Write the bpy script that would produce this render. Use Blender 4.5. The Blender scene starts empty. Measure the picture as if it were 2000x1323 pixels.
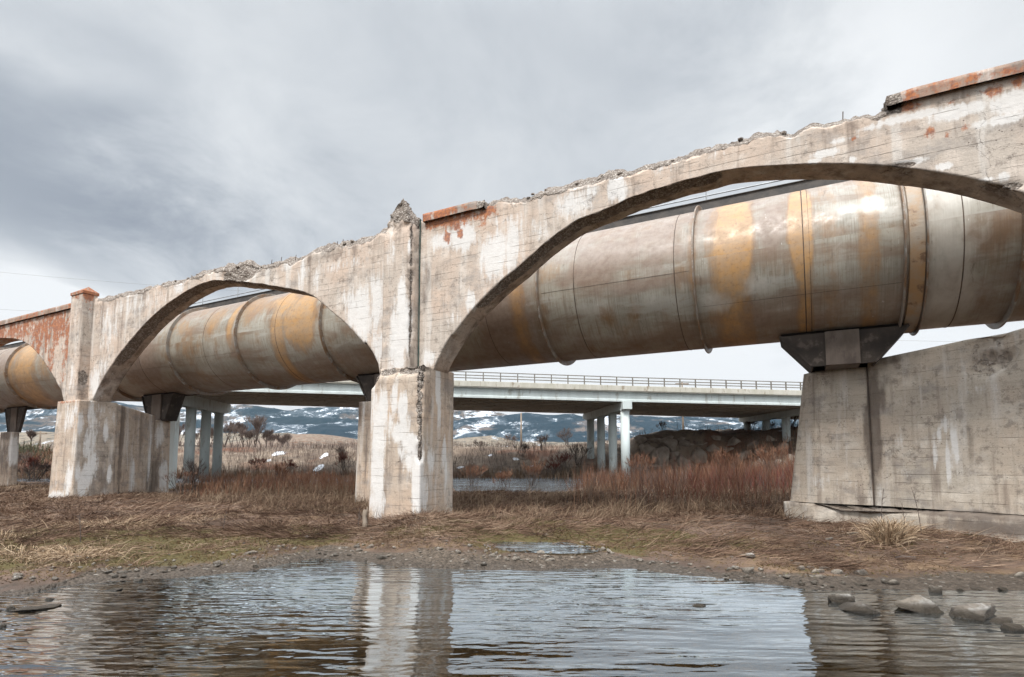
import bpy, math, random
import numpy as np
from mathutils import Vector, Matrix
random.seed(7); rng = np.random.default_rng(11)
sc = bpy.context.scene; COL = sc.collection
R = math.radians

# ---------------------------------------------------------------- noise
def _h(ix, iy, iz, seed):
    n = (ix.astype(np.int64) * 374761393 + iy.astype(np.int64) * 668265263 + iz.astype(np.int64) * 2147483647 + seed * 974634777) & 0xFFFFFFFF
    n = ((n ^ (n >> 13)) * 1274126177) & 0xFFFFFFFF
    n = ((n ^ (n >> 16)) * 2246822519) & 0xFFFFFFFF
    return ((n ^ (n >> 15)) & 0xFFFFFF) / float(0xFFFFFF)
def vn(x, y, z=None, seed=0):
    x = np.asarray(x, float); y = np.asarray(y, float)
    z = np.zeros_like(x) if z is None else np.asarray(z, float)
    x, y, z = np.broadcast_arrays(x, y, z)
    ix, iy, iz = np.floor(x), np.floor(y), np.floor(z)
    fx, fy, fz = x - ix, y - iy, z - iz
    fx, fy, fz = [t * t * (3 - 2 * t) for t in (fx, fy, fz)]
    r = 0
    for a in (0, 1):
        for b in (0, 1):
            for c in (0, 1):
                r = r + _h(ix + a, iy + b, iz + c, seed) * (fx if a else 1 - fx) * (fy if b else 1 - fy) * (fz if c else 1 - fz)
    return r * 2 - 1
def fbm(x, y, z=None, o=4, seed=0, g=.5):
    r = 0; a = 1; t = 0; f = 1.0
    for i in range(o):
        r = r + a * vn(np.asarray(x) * f, np.asarray(y) * f, None if z is None else np.asarray(z) * f, seed + i * 17); t += a; a *= g; f *= 2.03
    return r / t
def ss(a, b, x):
    t = np.clip((np.asarray(x, float) - a) / (b - a), 0, 1); return t * t * (3 - 2 * t)

# ---------------------------------------------------------------- camera model (pinhole with lens shift)
FP = 1085.; TH = R(4.75); PPV = 810.; CAM = np.array([0, 0, 1.7])
Fv = np.array([0, math.cos(TH), math.sin(TH)]); Uv = np.array([0, -math.sin(TH), math.cos(TH)]); Rv = np.array([1., 0, 0])
def ray(u, v): return Rv * (u - 1000) / FP + Uv * (PPV - v) / FP + Fv
def atY(u, v, Y):
    d = ray(u, v); return CAM + d * (Y / d[1])
def atZ(u, v, Z=0.):
    d = ray(u, v); return CAM + d * ((Z - CAM[2]) / d[2])
def uv_of(p):
    q = np.asarray(p, float) - CAM; c = q @ Fv
    return 1000 + FP * (q @ Rv) / c, PPV - FP * (q @ Uv) / c
cd = bpy.data.cameras.new("camera"); cam = bpy.data.objects.new("camera", cd); COL.objects.link(cam)
cam.location = CAM; cam.rotation_euler = (R(90) + TH, 0, 0)
cd.sensor_width = 36; cd.lens = FP / 2000 * 36; cd.shift_y = (PPV - 661.5) / 2000; cd.clip_end = 30000; cd.clip_start = .05
sc.camera = cam
# aqueduct frame: S along the wall (to the right), W away from the viewer
AA = math.atan2(2080, FP / math.cos(TH))
Sv = np.array([math.sin(AA), -math.cos(AA), 0]); Wv = np.array([math.cos(AA), math.sin(AA), 0]); ROT = math.atan2(Sv[1], Sv[0])
OO = np.array([-3.443, 13.5, 0.])
def loc(p):
    q = np.asarray(p, float) - OO; return np.stack([q @ Sv, q @ Wv, q[..., 2]], -1)
def wor(s, w, z): return OO + Sv * s + Wv * w + np.array([0, 0, z])
def pw(u, v, w):      # photo point on the plane at depth w of the aqueduct frame
    d = ray(u, v); t = ((OO + Wv * w - CAM) @ Wv) / (d @ Wv); return loc(CAM + d * t)
def ps(u, v, s):      # photo point on a cross plane
    d = ray(u, v); t = ((OO + Sv * s - CAM) @ Sv) / (d @ Sv); return loc(CAM + d * t)

# ---------------------------------------------------------------- object helpers
def tag(o, label=None, cat=None, group=None, kind=None):
    if label: o['label'] = label
    if cat: o['category'] = cat
    if group: o['group'] = group
    if kind: o['kind'] = kind
    return o
def empty(name, l=(0, 0, 0), rz=0., parent=None):
    o = bpy.data.objects.new(name, None); COL.objects.link(o); o.location = l; o.rotation_euler = (0, 0, rz); o.empty_display_size = .3
    if parent: o.parent = parent
    return o
def mesh(name, V, Fc, mat, parent=None, smooth=True, mask=None, tint=None, l=None):
    V = np.asarray(V, np.float32).reshape(-1, 3)
    m = bpy.data.meshes.new(name)
    if isinstance(Fc, np.ndarray):
        k = Fc.shape[1]; n = len(Fc)
        m.vertices.add(len(V)); m.vertices.foreach_set('co', V.ravel())
        m.loops.add(n * k); m.loops.foreach_set('vertex_index', Fc.astype(np.int32).ravel())
        m.polygons.add(n); m.polygons.foreach_set('loop_start', np.arange(0, n * k, k, dtype=np.int32)); m.polygons.foreach_set('loop_total', np.full(n, k, np.int32))
        m.update(calc_edges=True)
    else:
        m.from_pydata([tuple(map(float, v)) for v in V], [], Fc); m.update()
    m.validate()
    if smooth: m.polygons.foreach_set('use_smooth', np.ones(len(m.polygons), bool))
    if mask is not None:
        a = m.color_attributes.new('mask', 'FLOAT_COLOR', 'POINT'); a.data.foreach_set('color', np.clip(np.asarray(mask, np.float32), 0, 1).ravel())
    if tint is not None:
        a = m.attributes.new('tint', 'FLOAT', 'POINT'); a.data.foreach_set('value', np.asarray(tint, np.float32).ravel())
    if mat: m.materials.append(mat)
    o = bpy.data.objects.new(name, m); COL.objects.link(o)
    if parent: o.parent = parent
    if l is not None: o.location = l
    return o
def dup(root, l, rz=None, label=None, group=None, sc_=None):
    r = root.copy(); COL.objects.link(r); r.location = l
    if rz is not None: r.rotation_euler = (0, 0, rz)
    if sc_ is not None: r.scale = sc_
    if label: r['label'] = label
    if group: r['group'] = group
    for ch in list(root.children):
        c = ch.copy(); COL.objects.link(c); c.parent = r
    return r
class MB:
    def __init__(s): s.V = []; s.F = []
    def add(s, V, Fc):
        n = len(s.V); s.V += [tuple(map(float, v)) for v in V]; s.F += [tuple(i + n for i in f) for f in Fc]
    def box(s, a, b, bev=0):
        (x0, y0, z0), (x1, y1, z1) = a, b
        s.add([(x0, y0, z0), (x1, y0, z0), (x1, y1, z0), (x0, y1, z0), (x0, y0, z1), (x1, y0, z1), (x1, y1, z1), (x0, y1, z1)],
              [(0, 3, 2, 1), (4, 5, 6, 7), (0, 1, 5, 4), (1, 2, 6, 5), (2, 3, 7, 6), (3, 0, 4, 7)])
    def bar(s, p, q, w, h):       # rectangular bar between two points, w sideways, h upright
        p = Vector(p); q = Vector(q); d = (q - p).normalized()
        up = Vector((0, 0, 1)) if abs(d.z) < .95 else Vector((0, 1, 0))
        a = d.cross(up).normalized() * w / 2; b = a.cross(d).normalized() * h / 2
        s.add([p - a - b, p + a - b, p + a + b, p - a + b, q - a - b, q + a - b, q + a + b, q - a + b],
              [(0, 1, 2, 3), (7, 6, 5, 4), (0, 4, 5, 1), (1, 5, 6, 2), (2, 6, 7, 3), (3, 7, 4, 0)])
    def tube(s, pts, r, n=8):
        P = [Vector(p) for p in pts]; rr = r if hasattr(r, '__len__') else [r] * len(P); V = []; Fc = []
        for i, p in enumerate(P):
            d = (P[min(i + 1, len(P) - 1)] - P[max(i - 1, 0)]).normalized()
            up = Vector((0, 0, 1)) if abs(d.z) < .9 else Vector((1, 0, 0))
            a = d.cross(up).normalized(); b = a.cross(d).normalized()
            for k in range(n):
                t = 2 * math.pi * k / n; V.append(p + (a * math.cos(t) + b * math.sin(t)) * rr[i])
        for i in range(len(P) - 1):
            for k in range(n): Fc.append((i * n + k, i * n + (k + 1) % n, (i + 1) * n + (k + 1) % n, (i + 1) * n + k))
        Fc.append(tuple(range(n - 1, -1, -1))); Fc.append(tuple((len(P) - 1) * n + k for k in range(n)))
        s.add(V, Fc)
    def build(s, name, mat, parent=None, smooth=False, l=None): return mesh(name, s.V, s.F, mat, parent, smooth, l=l)
def gridfaces(nr, nc, off=0, flip=False):
    i = np.arange(nr - 1)[:, None] * nc + np.arange(nc - 1)[None, :] + off
    q = np.stack([i, i + 1, i + nc + 1, i + nc], -1).reshape(-1, 4)
    return q[:, ::-1].copy() if flip else q

# ---------------------------------------------------------------- material helpers
class NT:
    def __init__(s, name):
        s.m = bpy.data.materials.new(name); s.m.use_nodes = True; s.t = s.m.node_tree; s.t.nodes.clear()
        s.out = s.t.nodes.new('ShaderNodeOutputMaterial')
    def n(s, ty, **k):
        x = s.t.nodes.new(ty)
        for a, b in k.items(): setattr(x, a, b)
        return x
    def L(s, a, b): s.t.links.new(a, b)
    def put(s, sock, v):
        if isinstance(v, bpy.types.NodeSocket): s.L(v, sock)
        elif isinstance(v, tuple) and len(v) == 3 and sock.type == 'RGBA': sock.default_value = (*v, 1)
        else: sock.default_value = v
    def obj(s): return s.n('ShaderNodeTexCoord').outputs['Object']
    def mask(s, name='mask'):
        a = s.n('ShaderNodeAttribute', attribute_name=name); p = s.n('ShaderNodeSeparateColor'); s.L(a.outputs['Color'], p.inputs[0])
        return p.outputs[0], p.outputs[1], p.outputs[2], a.outputs['Alpha']
    def fac(s, name): return s.n('ShaderNodeAttribute', attribute_name=name).outputs['Fac']
    def map(s, v, scale=(1, 1, 1), rot=(0, 0, 0), l=(0, 0, 0)):
        m = s.n('ShaderNodeMapping'); s.L(v, m.inputs[0]); m.inputs['Scale'].default_value = scale; m.inputs['Rotation'].default_value = rot; m.inputs['Location'].default_value = l
        return m.outputs[0]
    def noise(s, v, sc=1., det=4., rough=.55, dist=0., out=0):
        x = s.n('ShaderNodeTexNoise'); s.L(v, x.inputs['Vector']); x.inputs['Scale'].default_value = sc; x.inputs['Detail'].default_value = det; x.inputs['Roughness'].default_value = rough; x.inputs['Distortion'].default_value = dist
        return x.outputs[out]
    def vor(s, v, sc=1., feat='F1', rnd=1., out='Distance'):
        x = s.n('ShaderNodeTexVoronoi', feature=feat); s.L(v, x.inputs['Vector']); x.inputs['Scale'].default_value = sc; x.inputs['Randomness'].default_value = rnd
        return x.outputs[out]
    def ma(s, op, a, b=0., c=0., clamp=False):
        x = s.n('ShaderNodeMath', operation=op, use_clamp=clamp); s.put(x.inputs[0], a); s.put(x.inputs[1], b); s.put(x.inputs[2], c); return x.outputs[0]
    def mix(s, f, a, b, bt='MIX'):
        x = s.n('ShaderNodeMix', data_type='RGBA', blend_type=bt); s.put(x.inputs[0], f); s.put(x.inputs[6], a); s.put(x.inputs[7], b); return x.outputs[2]
    def rng(s, v, a, b, c=0., d=1., smooth=True):
        x = s.n('ShaderNodeMapRange', interpolation_type='SMOOTHSTEP' if smooth else 'LINEAR', clamp=True)
        s.put(x.inputs[0], v)
        for i, q in enumerate((a, b, c, d)): s.put(x.inputs[i + 1], q)
        return x.outputs[0]
    def sep(s, v):
        x = s.n('ShaderNodeSeparateXYZ'); s.L(v, x.inputs[0]); return x.outputs
    def comb(s, a, b, c):
        x = s.n('ShaderNodeCombineXYZ'); s.put(x.inputs[0], a); s.put(x.inputs[1], b); s.put(x.inputs[2], c); return x.outputs[0]
    def bump(s, h, strength=.5, dist=.02, nrm=None):
        x = s.n('ShaderNodeBump'); s.put(x.inputs['Height'], h); s.put(x.inputs['Strength'], strength); x.inputs['Distance'].default_value = dist
        if nrm is not None: s.L(nrm, x.inputs['Normal'])
        return x.outputs[0]
    def bsdf(s, col, rough=.8, nrm=None, metal=0., spec=.5):
        x = s.n('ShaderNodeBsdfPrincipled'); s.put(x.inputs['Base Color'], col); s.put(x.inputs['Roughness'], rough); s.put(x.inputs['Metallic'], metal); s.put(x.inputs['Specular IOR Level'], spec)
        if nrm is not None: s.L(nrm, x.inputs['Normal'])
        s.L(x.outputs[0], s.out.inputs[0]); return x
def concrete(name, c1, c2, c3, boards=.16, crack=1., spec=.25):
    """weathered board-formed concrete. mask: R white lime, G orange lichen, B dark stain, A broken aggregate"""
    t = NT(name); p = t.obj(); mw, ml, md, mr = t.mask(); x, y, z = t.sep(p)
    warp = t.noise(p, .9, 3)
    big = t.noise(p, .55, 5, .6); mid = t.noise(p, 2.3, 5, .62)
    col = t.mix(t.rng(big, .32, .68), c1, c2); col = t.mix(t.rng(mid, .48, .72), col, c3); gr = t.noise(t.map(p, (1., 1., 1.8)), 1.1, 7, .68); col = t.mix(t.rng(gr, .50, .66, 0., .6), col, (.27, .25, .235)); blot = t.noise(p, 4.5, 7, .75); col = t.mix(t.rng(blot, .53, .64, 0., .6), col, (.20, .17, .145))
    # form boards
    zz = t.ma('ADD', t.ma('DIVIDE', z, boards), t.ma('MULTIPLY', warp, .35)); bi = t.ma('FLOOR', zz); bf = t.ma('FRACT', zz)
    wn = t.n('ShaderNodeTexWhiteNoise', noise_dimensions='2D'); t.L(t.comb(bi, t.ma('FLOOR', t.ma('MULTIPLY', t.ma('ADD', x, y), .35)), 0.), wn.inputs['Vector'])
    col = t.mix(t.ma('MULTIPLY', wn.outputs['Value'], .22), col, t.mix(.5, col, (.16, .13, .11)))
    edge = t.ma('SUBTRACT', 1., t.rng(t.ma('ABSOLUTE', t.ma('SUBTRACT', bf, .5)), .42, .5, 1., 0.))
    edge = t.ma('MULTIPLY', t.ma('SUBTRACT', 1., t.rng(bf, 0., .10)), t.rng(t.noise(t.map(p, (1., 1., 5.)), 1.6, 4), .44, .62))
    grain = t.noise(t.map(p, (3., 3., 60.)), 1., 3, .6)
    col = t.mix(t.ma('MULTIPLY', edge, .38), col, (.12, .095, .078))
    col = t.mix(t.rng(grain, .5, .8, 0., .25), col, (.20, .165, .14))
    # rain streaks
    st = t.noise(t.map(p, (3.4, 3.4, .32)), 1., 5, .6); st2 = t.noise(t.map(p, (9., 9., .7)), 1., 3, .6)
    col = t.mix(t.rng(st, .53, .70, 0., .7), col, (.21, .165, .135))
    col = t.mix(t.rng(st, .47, .30, 0., .7), col, (.63, .595, .55))
    col = t.mix(t.rng(st2, .56, .75, 0., .3), col, (.13, .105, .09))
    # fine speckle and pores
    sp = t.noise(p, 38., 2, .6); col = t.mix(t.rng(sp, .56, .72, 0., .35), col, (.12, .10, .085))
    por = t.vor(p, 11.); porm = t.ma('MULTIPLY', t.rng(por, .16, .07), t.rng(t.noise(p, 1.4, 3), .5, .6)); col = t.mix(t.ma('MULTIPLY', porm, .7), col, (.07, .055, .045))
    # cracks
    wp = t.n('ShaderNodeVectorMath', operation='ADD'); t.L(p, wp.inputs[0]); nz = t.n('ShaderNodeVectorMath', operation='SCALE'); t.L(t.noise(p, 2.2, 5, .6, out=1), nz.inputs[0]); nz.inputs['Scale'].default_value = .55; t.L(nz.outputs[0], wp.inputs[1])
    cr = t.vor(wp.outputs[0], 1.15, 'DISTANCE_TO_EDGE'); cr2 = t.vor(wp.outputs[0], 3.6, 'DISTANCE_TO_EDGE')
    cm = t.ma('MULTIPLY', t.rng(cr, .007, .0015), t.rng(t.noise(p, .7, 2), .5, .6)); cm2 = t.ma('MULTIPLY', t.rng(cr2, .012, .003), t.rng(t.noise(p, .95, 2, .5, 1.), .54, .62))
    cm = t.ma('MULTIPLY', t.ma('MAXIMUM', cm, t.ma('MULTIPLY', cm2, .6)), crack)
    col = t.mix(t.ma('MULTIPLY', cm, .65), col, (.10, .08, .065))
    # dark stains
    dn = t.noise(t.map(p, (2.5, 2.5, 1.)), 1.6, 6, .65)
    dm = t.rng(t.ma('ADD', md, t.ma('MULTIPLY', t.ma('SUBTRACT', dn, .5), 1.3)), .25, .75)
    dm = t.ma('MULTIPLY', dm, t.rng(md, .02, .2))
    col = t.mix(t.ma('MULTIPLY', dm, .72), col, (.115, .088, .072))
    # white lime
    wn_ = t.noise(t.map(p, (4.5, 4.5, .9)), 1., 6, .68); wn2 = t.noise(t.map(p, (14., 14., 1.6)), 1., 3, .6)
    wn3 = t.noise(p, 16., 5, .7)
    wv = t.ma('ADD', mw, t.ma('ADD', t.ma('ADD', t.ma('MULTIPLY', t.ma('SUBTRACT', wn_, .5), 1.7), t.ma('MULTIPLY', t.ma('SUBTRACT', wn2, .5), 1.1)), t.ma('MULTIPLY', t.ma('SUBTRACT', wn3, .5), .7)))
    wm = t.ma('MULTIPLY', t.rng(wv, .30, .80), t.rng(mw, .03, .2))
    wm = t.ma('MULTIPLY', wm, t.ma('SUBTRACT', 1., t.ma('MULTIPLY', edge, .5)))
    col = t.mix(t.ma('MULTIPLY', wm, .86), col, t.mix(t.noise(p, 7., 4), (.60, .58, .55), (.74, .73, .715)))
    # lichen
    ln = t.noise(p, 5.5, 7, .72); l2 = t.noise(t.map(p, (5., 5., .8)), 1., 4, .6)
    lv = t.ma('ADD', ml, t.ma('ADD', t.ma('MULTIPLY', t.ma('SUBTRACT', ln, .5), 2.3), t.ma('MULTIPLY', t.ma('SUBTRACT', l2, .5), 2.0)))
    lm = t.ma('MULTIPLY', t.rng(lv, .42, .85), t.rng(ml, .04, .2))
    col = t.mix(t.ma('MULTIPLY', lm, .88), col, t.mix(t.rng(t.noise(p, 21., 3), .35, .65), (.22, .085, .055), (.42, .15, .055)))
    # broken aggregate
    ag = t.vor(p, 26., out='Color'); ags = t.n('ShaderNodeSeparateColor'); t.L(ag, ags.inputs[0]); agd = t.vor(p, 26.)
    acol = t.mix(t.rng(ags.outputs[0], .1, .9), (.30, .25, .21), (.58, .52, .46)); acol = t.mix(t.rng(t.noise(p, 6., 5, .7), .45, .68), acol, (.22, .18, .15)); acol = t.mix(t.rng(agd, .35, .6, 0., .6), acol, (.15, .12, .10))
    rm = t.rng(t.ma('ADD', mr, t.ma('MULTIPLY', t.ma('SUBTRACT', t.noise(p, 9., 5, .65), .5), .8)), .38, .58)
    rm = t.ma('MULTIPLY', rm, t.rng(mr, .03, .2))
    col = t.mix(rm, col, acol)
    h = t.ma('ADD', t.ma('MULTIPLY', grain, .2), t.ma('MULTIPLY', t.noise(p, 12., 7, .7), .9))
    h = t.ma('SUBTRACT', h, t.ma('MULTIPLY', edge, .5)); h = t.ma('SUBTRACT', h, t.ma('MULTIPLY', cm, .8)); h = t.ma('SUBTRACT', h, t.ma('MULTIPLY', porm, .6))
    n1 = t.bump(h, .6, .02)
    h2 = t.ma('MULTIPLY', t.ma('ADD', t.ma('MULTIPLY', agd, -1.), t.ma('MULTIPLY', t.noise(p, 14., 7, .75), 2.)), rm)
    n2 = t.bump(h2, .9, .045, n1)
    t.bsdf(col, .92, n2, spec=spec); return t.m
M = {}
M['arcade'] = concrete('old_board_formed_concrete', (.58, .455, .365), (.49, .43, .37), (.65, .57, .495))
M['pier'] = concrete('pier_concrete', (.53, .40, .30), (.46, .39, .32), (.57, .48, .395), .17)
M['greypier'] = concrete('grey_pier_concrete', (.55, .46, .37), (.48, .43, .36), (.63, .57, .49), .18, .7)

def pipe_mat():
    """painted riveted steel. mask: R orange rust, G purple brown, B pale bloom, A rust brown at joints"""
    t = NT('weathered_pipe_steel'); p = t.obj(); mo, mp, mb, mj = t.mask(); x, y, z = t.sep(p)
    an = t.ma('ARCTAN2', z, y); q = t.comb(x, t.ma('MULTIPLY', an, 1.75), 0.)
    base = t.mix(t.rng(t.noise(q, .55, 5, .6), .35, .65), (.27, .25, .205), (.38, .36, .305))
    base = t.mix(t.rng(t.noise(t.map(q, (1., .5, 1.)), 1.7, 5, .6), .5, .72), base, (.25, .16, .09))
    # fine vertical drip lines
    dr = t.noise(t.map(q, (34., .9, 1.)), 1., 5, .65); base = t.mix(t.rng(dr, .48, .7, 0., .6), base, (.16, .12, .085)); base = t.mix(t.rng(dr, .47, .3, 0., .5), base, (.47, .45, .40)); bb_ = t.noise(t.map(q, (.35, 1.5, 1.)), 1.1, 5, .6, .5); base = t.mix(t.rng(bb_, .50, .66, 0., .75), base, (.20, .135, .09)); base = t.mix(t.rng(bb_, .46, .34, 0., .6), base, (.45, .44, .40)); mot = t.noise(q, 11., 7, .72); base = t.mix(t.rng(mot, .53, .7, 0., .5), base, (.17, .105, .06))
    pn = t.noise(t.map(q, (1., .8, 1.)), 2.1, 6, .62)
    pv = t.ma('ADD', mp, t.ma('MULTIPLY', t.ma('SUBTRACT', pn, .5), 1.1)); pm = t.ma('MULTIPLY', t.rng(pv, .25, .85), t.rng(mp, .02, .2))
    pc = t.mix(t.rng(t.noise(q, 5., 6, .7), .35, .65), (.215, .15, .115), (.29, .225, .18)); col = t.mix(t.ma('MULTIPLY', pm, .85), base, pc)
    on = t.noise(t.map(q, (1., .45, 1.)), 1.9, 5, .6)
    ov = t.ma('ADD', mo, t.ma('MULTIPLY', t.ma('SUBTRACT', on, .5), .8)); on2 = t.noise(t.map(q, (1., .35, 1.)), 7., 5, .65); ov = t.ma('ADD', ov, t.ma('MULTIPLY', t.ma('SUBTRACT', on2, .5), .7)); om = t.ma('MULTIPLY', t.rng(ov, .26, .82), t.rng(mo, .02, .2))
    oc = t.mix(t.rng(t.noise(q, 3., 6, .7), .35, .65), (.50, .27, .085), (.40, .255, .135)); oc = t.mix(t.rng(mot, .5, .68, 0., .55), oc, (.22, .11, .05)); ofr = t.ma('MULTIPLY', t.ma('MULTIPLY', om, t.ma('SUBTRACT', 1., om)), 3.); col = t.mix(t.ma('MULTIPLY', om, .8), col, oc); col = t.mix(t.ma('MULTIPLY', ofr, .45), col, (.20, .115, .06))
    bn = t.noise(t.map(q, (1.2, .7, 1.)), 2.6, 5, .6, .6)
    bv = t.ma('ADD', mb, t.ma('MULTIPLY', t.ma('SUBTRACT', bn, .5), .9)); bm = t.ma('MULTIPLY', t.rng(bv, .3, .9), t.rng(mb, .02, .2)); col = t.mix(t.ma('MULTIPLY', bm, .7), col, (.60, .58, .53))
    # scratches and specks of lime
    sk = t.vor(t.map(q, (1., .25, 1.)), 9.); col = t.mix(t.ma('MULTIPLY', t.rng(sk, .07, .03), t.rng(t.noise(q, 1.6, 3), .53, .6)), col, (.62, .60, .56))
    dk = t.noise(t.map(q, (5., 1.3, 1.)), 1., 5, .7); col = t.mix(t.ma('MULTIPLY', t.rng(dk, .6, .72), .6), col, (.10, .075, .055))
    jn = t.ma('MULTIPLY', mj, t.rng(t.noise(t.map(q, (2., 1.5, 1.)), 2., 5, .7), .3, .6)); col = t.mix(jn, col, (.17, .085, .035))
    rg = t.rng(t.noise(q, 3., 7, .7), .3, .7, .30, .62)
    n = t.bump(t.ma('ADD', t.noise(t.map(q, (1., .4, 1.)), .9, 2), t.ma('MULTIPLY', t.noise(q, 30., 3), .03)), .25, .05)
    t.bsdf(col, rg, n, spec=.55); return t.m
M['pipe'] = pipe_mat()
def simple(name, c1, c2, scale=3., rough=.8, stretch=(1, 1, 1), metal=0., bump=.3, bscale=20., c3=None, s3=12.):
    t = NT(name); p = t.obj(); q = t.map(p, stretch)
    col = t.mix(t.rng(t.noise(q, scale, 6, .62), .35, .65), c1, c2)
    if c3: col = t.mix(t.rng(t.noise(q, s3, 5, .65), .55, .68), col, c3)
    t.bsdf(col, rough, t.bump(t.noise(p, bscale, 5, .6), bump, .02), metal); return t.m
M['ring'] = simple('flange_steel', (.30, .28, .25), (.22, .13, .07), 2.2, .5, c3=(.40, .38, .35), s3=5.)
M['seam'] = simple('dark_seam_steel', (.06, .045, .035), (.12, .08, .055), 4., .7)
M['rustclamp'] = simple('clamp_band_steel', (.38, .33, .27), (.42, .26, .13), 1.6, .55, c3=(.2, .12, .07), s3=4.)
M['darksteel'] = simple('dark_painted_steel', (.035, .032, .03), (.07, .06, .052), 3., .6)
M['saddle'] = simple('saddle_steel', (.03, .024, .02), (.055, .043, .035), 2.5, .9, c3=(.10, .08, .068), s3=5.)
M['galv'] = simple('galvanised_steel', (.30, .31, .32), (.42, .43, .44), 6., .45, metal=.4)
M['coping'] = concrete('coping_concrete', (.36, .24, .18), (.30, .22, .17), (.42, .33, .27), 3., .4)
M['hwpaint'] = simple('pale_painted_concrete', (.58, .64, .63), (.50, .55, .54), 1.2, .75, (1, 1, .35), bump=.12, c3=(.36, .37, .34), s3=1.6)
M['hwshade'] = simple('shaded_deck_concrete', (.42, .40, .36), (.50, .48, .43), 1.4, .85, (1, 1, .5), c3=(.22, .2, .17), s3=2.4)  # deck concrete, the darker shaded copy of the girder concrete
M['girder'] = simple('lit_girder_concrete', (.56, .54, .49), (.62, .60, .55), 1.4, .85, (1, 1, .5), c3=(.40, .36, .30), s3=2.4)  # paler copy, so the girders read as lit stripes under the deck
M['hwpara'] = simple('parapet_concrete', (.44, .42, .35), (.52, .50, .44), 1.6, .85, (1, 1, .3), c3=(.28, .23, .17), s3=3.)
M['railmetal'] = simple('rail_metal', (.16, .145, .12), (.23, .21, .18), 3., .55, metal=.3)
M['wood'] = simple('weathered_wood', (.16, .12, .085), (.28, .23, .18), 6., .9, (1, 1, .15))
def wet_stone():
    t = NT('river_stone'); p = t.obj(); g = t.n('ShaderNodeNewGeometry').outputs['Position']; z = t.sep(g)[2]
    oi = t.n('ShaderNodeObjectInfo').outputs['Random']
    col = t.mix(oi, (.17, .145, .12), (.42, .36, .29)); col = t.mix(t.rng(t.noise(p, 3., 6, .65), .4, .65), col, (.13, .11, .09))
    col = t.mix(t.ma('MULTIPLY', t.rng(t.noise(p, 2.2, 5, .6), .46, .56), t.fac('tint')), col, (.60, .58, .54))
    wet = t.rng(t.ma('ADD', z, t.ma('MULTIPLY', t.noise(g, 9., 4), .07)), .15, .07)
    col = t.mix(t.ma('MULTIPLY', wet, .85), col, (.05, .038, .025))
    t.bsdf(col, t.rng(wet, 0, 1, .85, .35, False), t.bump(t.noise(g, 14., 8, .75), 1., .10)); return t.m
M['stone'] = wet_stone()
M['boulder'] = simple('riprap_boulder', (.22, .175, .14), (.35, .295, .24), 1.4, .95, bump=.8, bscale=3., c3=(.26, .22, .18), s3=3.)
def straw(name, cols, rough=.85, scale=.9):
    t = NT(name); p = t.obj(); f = t.fac('tint'); r = t.n('ShaderNodeValToRGB'); t.L(t.ma('ADD', t.ma('MULTIPLY', f, .75), t.ma('MULTIPLY', t.noise(p, scale, 4), .36), clamp=True), r.inputs[0])
    e = r.color_ramp.elements
    while len(e) < len(cols): e.new(.5)
    for i, c in enumerate(cols): e[i].position = .08 + .84 * i / (len(cols) - 1); e[i].color = (*c, 1)
    t.bsdf(r.outputs[0], rough, spec=.2); return t.m
M['mat_grass'] = straw('matted_dead_grass', [(.035, .022, .015), (.085, .05, .034), (.155, .095, .065), (.24, .16, .11), (.36, .27, .19)])
M['sedge'] = straw('dead_sedge', [(.04, .025, .017), (.11, .07, .045), (.20, .135, .09), (.33, .25, .17)])
M['pale_straw'] = straw('pale_dry_reed', [(.12, .075, .045), (.27, .185, .115), (.42, .31, .205), (.53, .42, .30)])
M['willow'] = straw('red_willow_twigs', [(.055, .027, .02), (.12, .052, .033), (.20, .095, .056), (.26, .165, .105)])
M['redtwig'] = straw('crimson_twigs', [(.09, .024, .02), (.16, .045, .035), (.19, .085, .058)])
M['greytwig'] = straw('bare_grey_twigs', [(.06, .043, .036), (.13, .095, .082), (.19, .15, .13)])
M['sage'] = straw('grey_green_brush', [(.045, .05, .03), (.085, .09, .055), (.15, .14, .09)])
M['bark'] = simple('bark', (.07, .055, .048), (.13, .10, .085), 8., .95)
M['moss'] = straw('wet_moss', [(.05, .032, .014), (.11, .068, .03), (.14, .09, .042), (.12, .105, .04)])
# ================================================================ the old concrete arcade
def blob(P, c, rh, rv, pw_=2.):
    dh = np.hypot(P[:, 0] - c[0], P[:, 1] - c[1]) / rh; dv = np.abs(P[:, 2] - c[2]) / rv
    return np.exp(-((dh ** 2 + dv ** 2) ** pw_))
def paint(P, stains, base=(0, 0, 0, 0)):
    m = np.zeros((len(P), 4)); m[:] = base
    for ch, c, rh, rv, k in stains: m[:, ch] = np.maximum(m[:, ch], k * (1.25 if ch == 0 else 1.) * blob(P, c, rh * 1.12, rv * 1.12, 1.15))
    return m
WH, LI, DK, RO = 0, 1, 2, 3
def stains_at(lst, w=None, s=None):
    """(channel, u, v, half width px, half height px, strength) -> metres on the plane"""
    out = []
    for ch, u, v, ru, rv, k in lst:
        f = (lambda a, b: pw(a, b, w)) if s is None else (lambda a, b: ps(a, b, s))
        c = f(u, v); a = f(u + ru, v); b = f(u, v - rv)
        out.append((ch, c, max(.03, math.hypot(a[0] - c[0], a[1] - c[1])), max(.03, abs(b[2] - c[2])), k))
    return out
def bite(P, N, bites):
    for c, rh, rv, d in bites:
        g = blob(P, c, rh, rv, 3.) * d * (.75 + .5 * fbm(P[:, 0] * 7, P[:, 1] * 7, P[:, 2] * 7, 4, 5))
        P = P - N * g[:, None]
    return P

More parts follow.
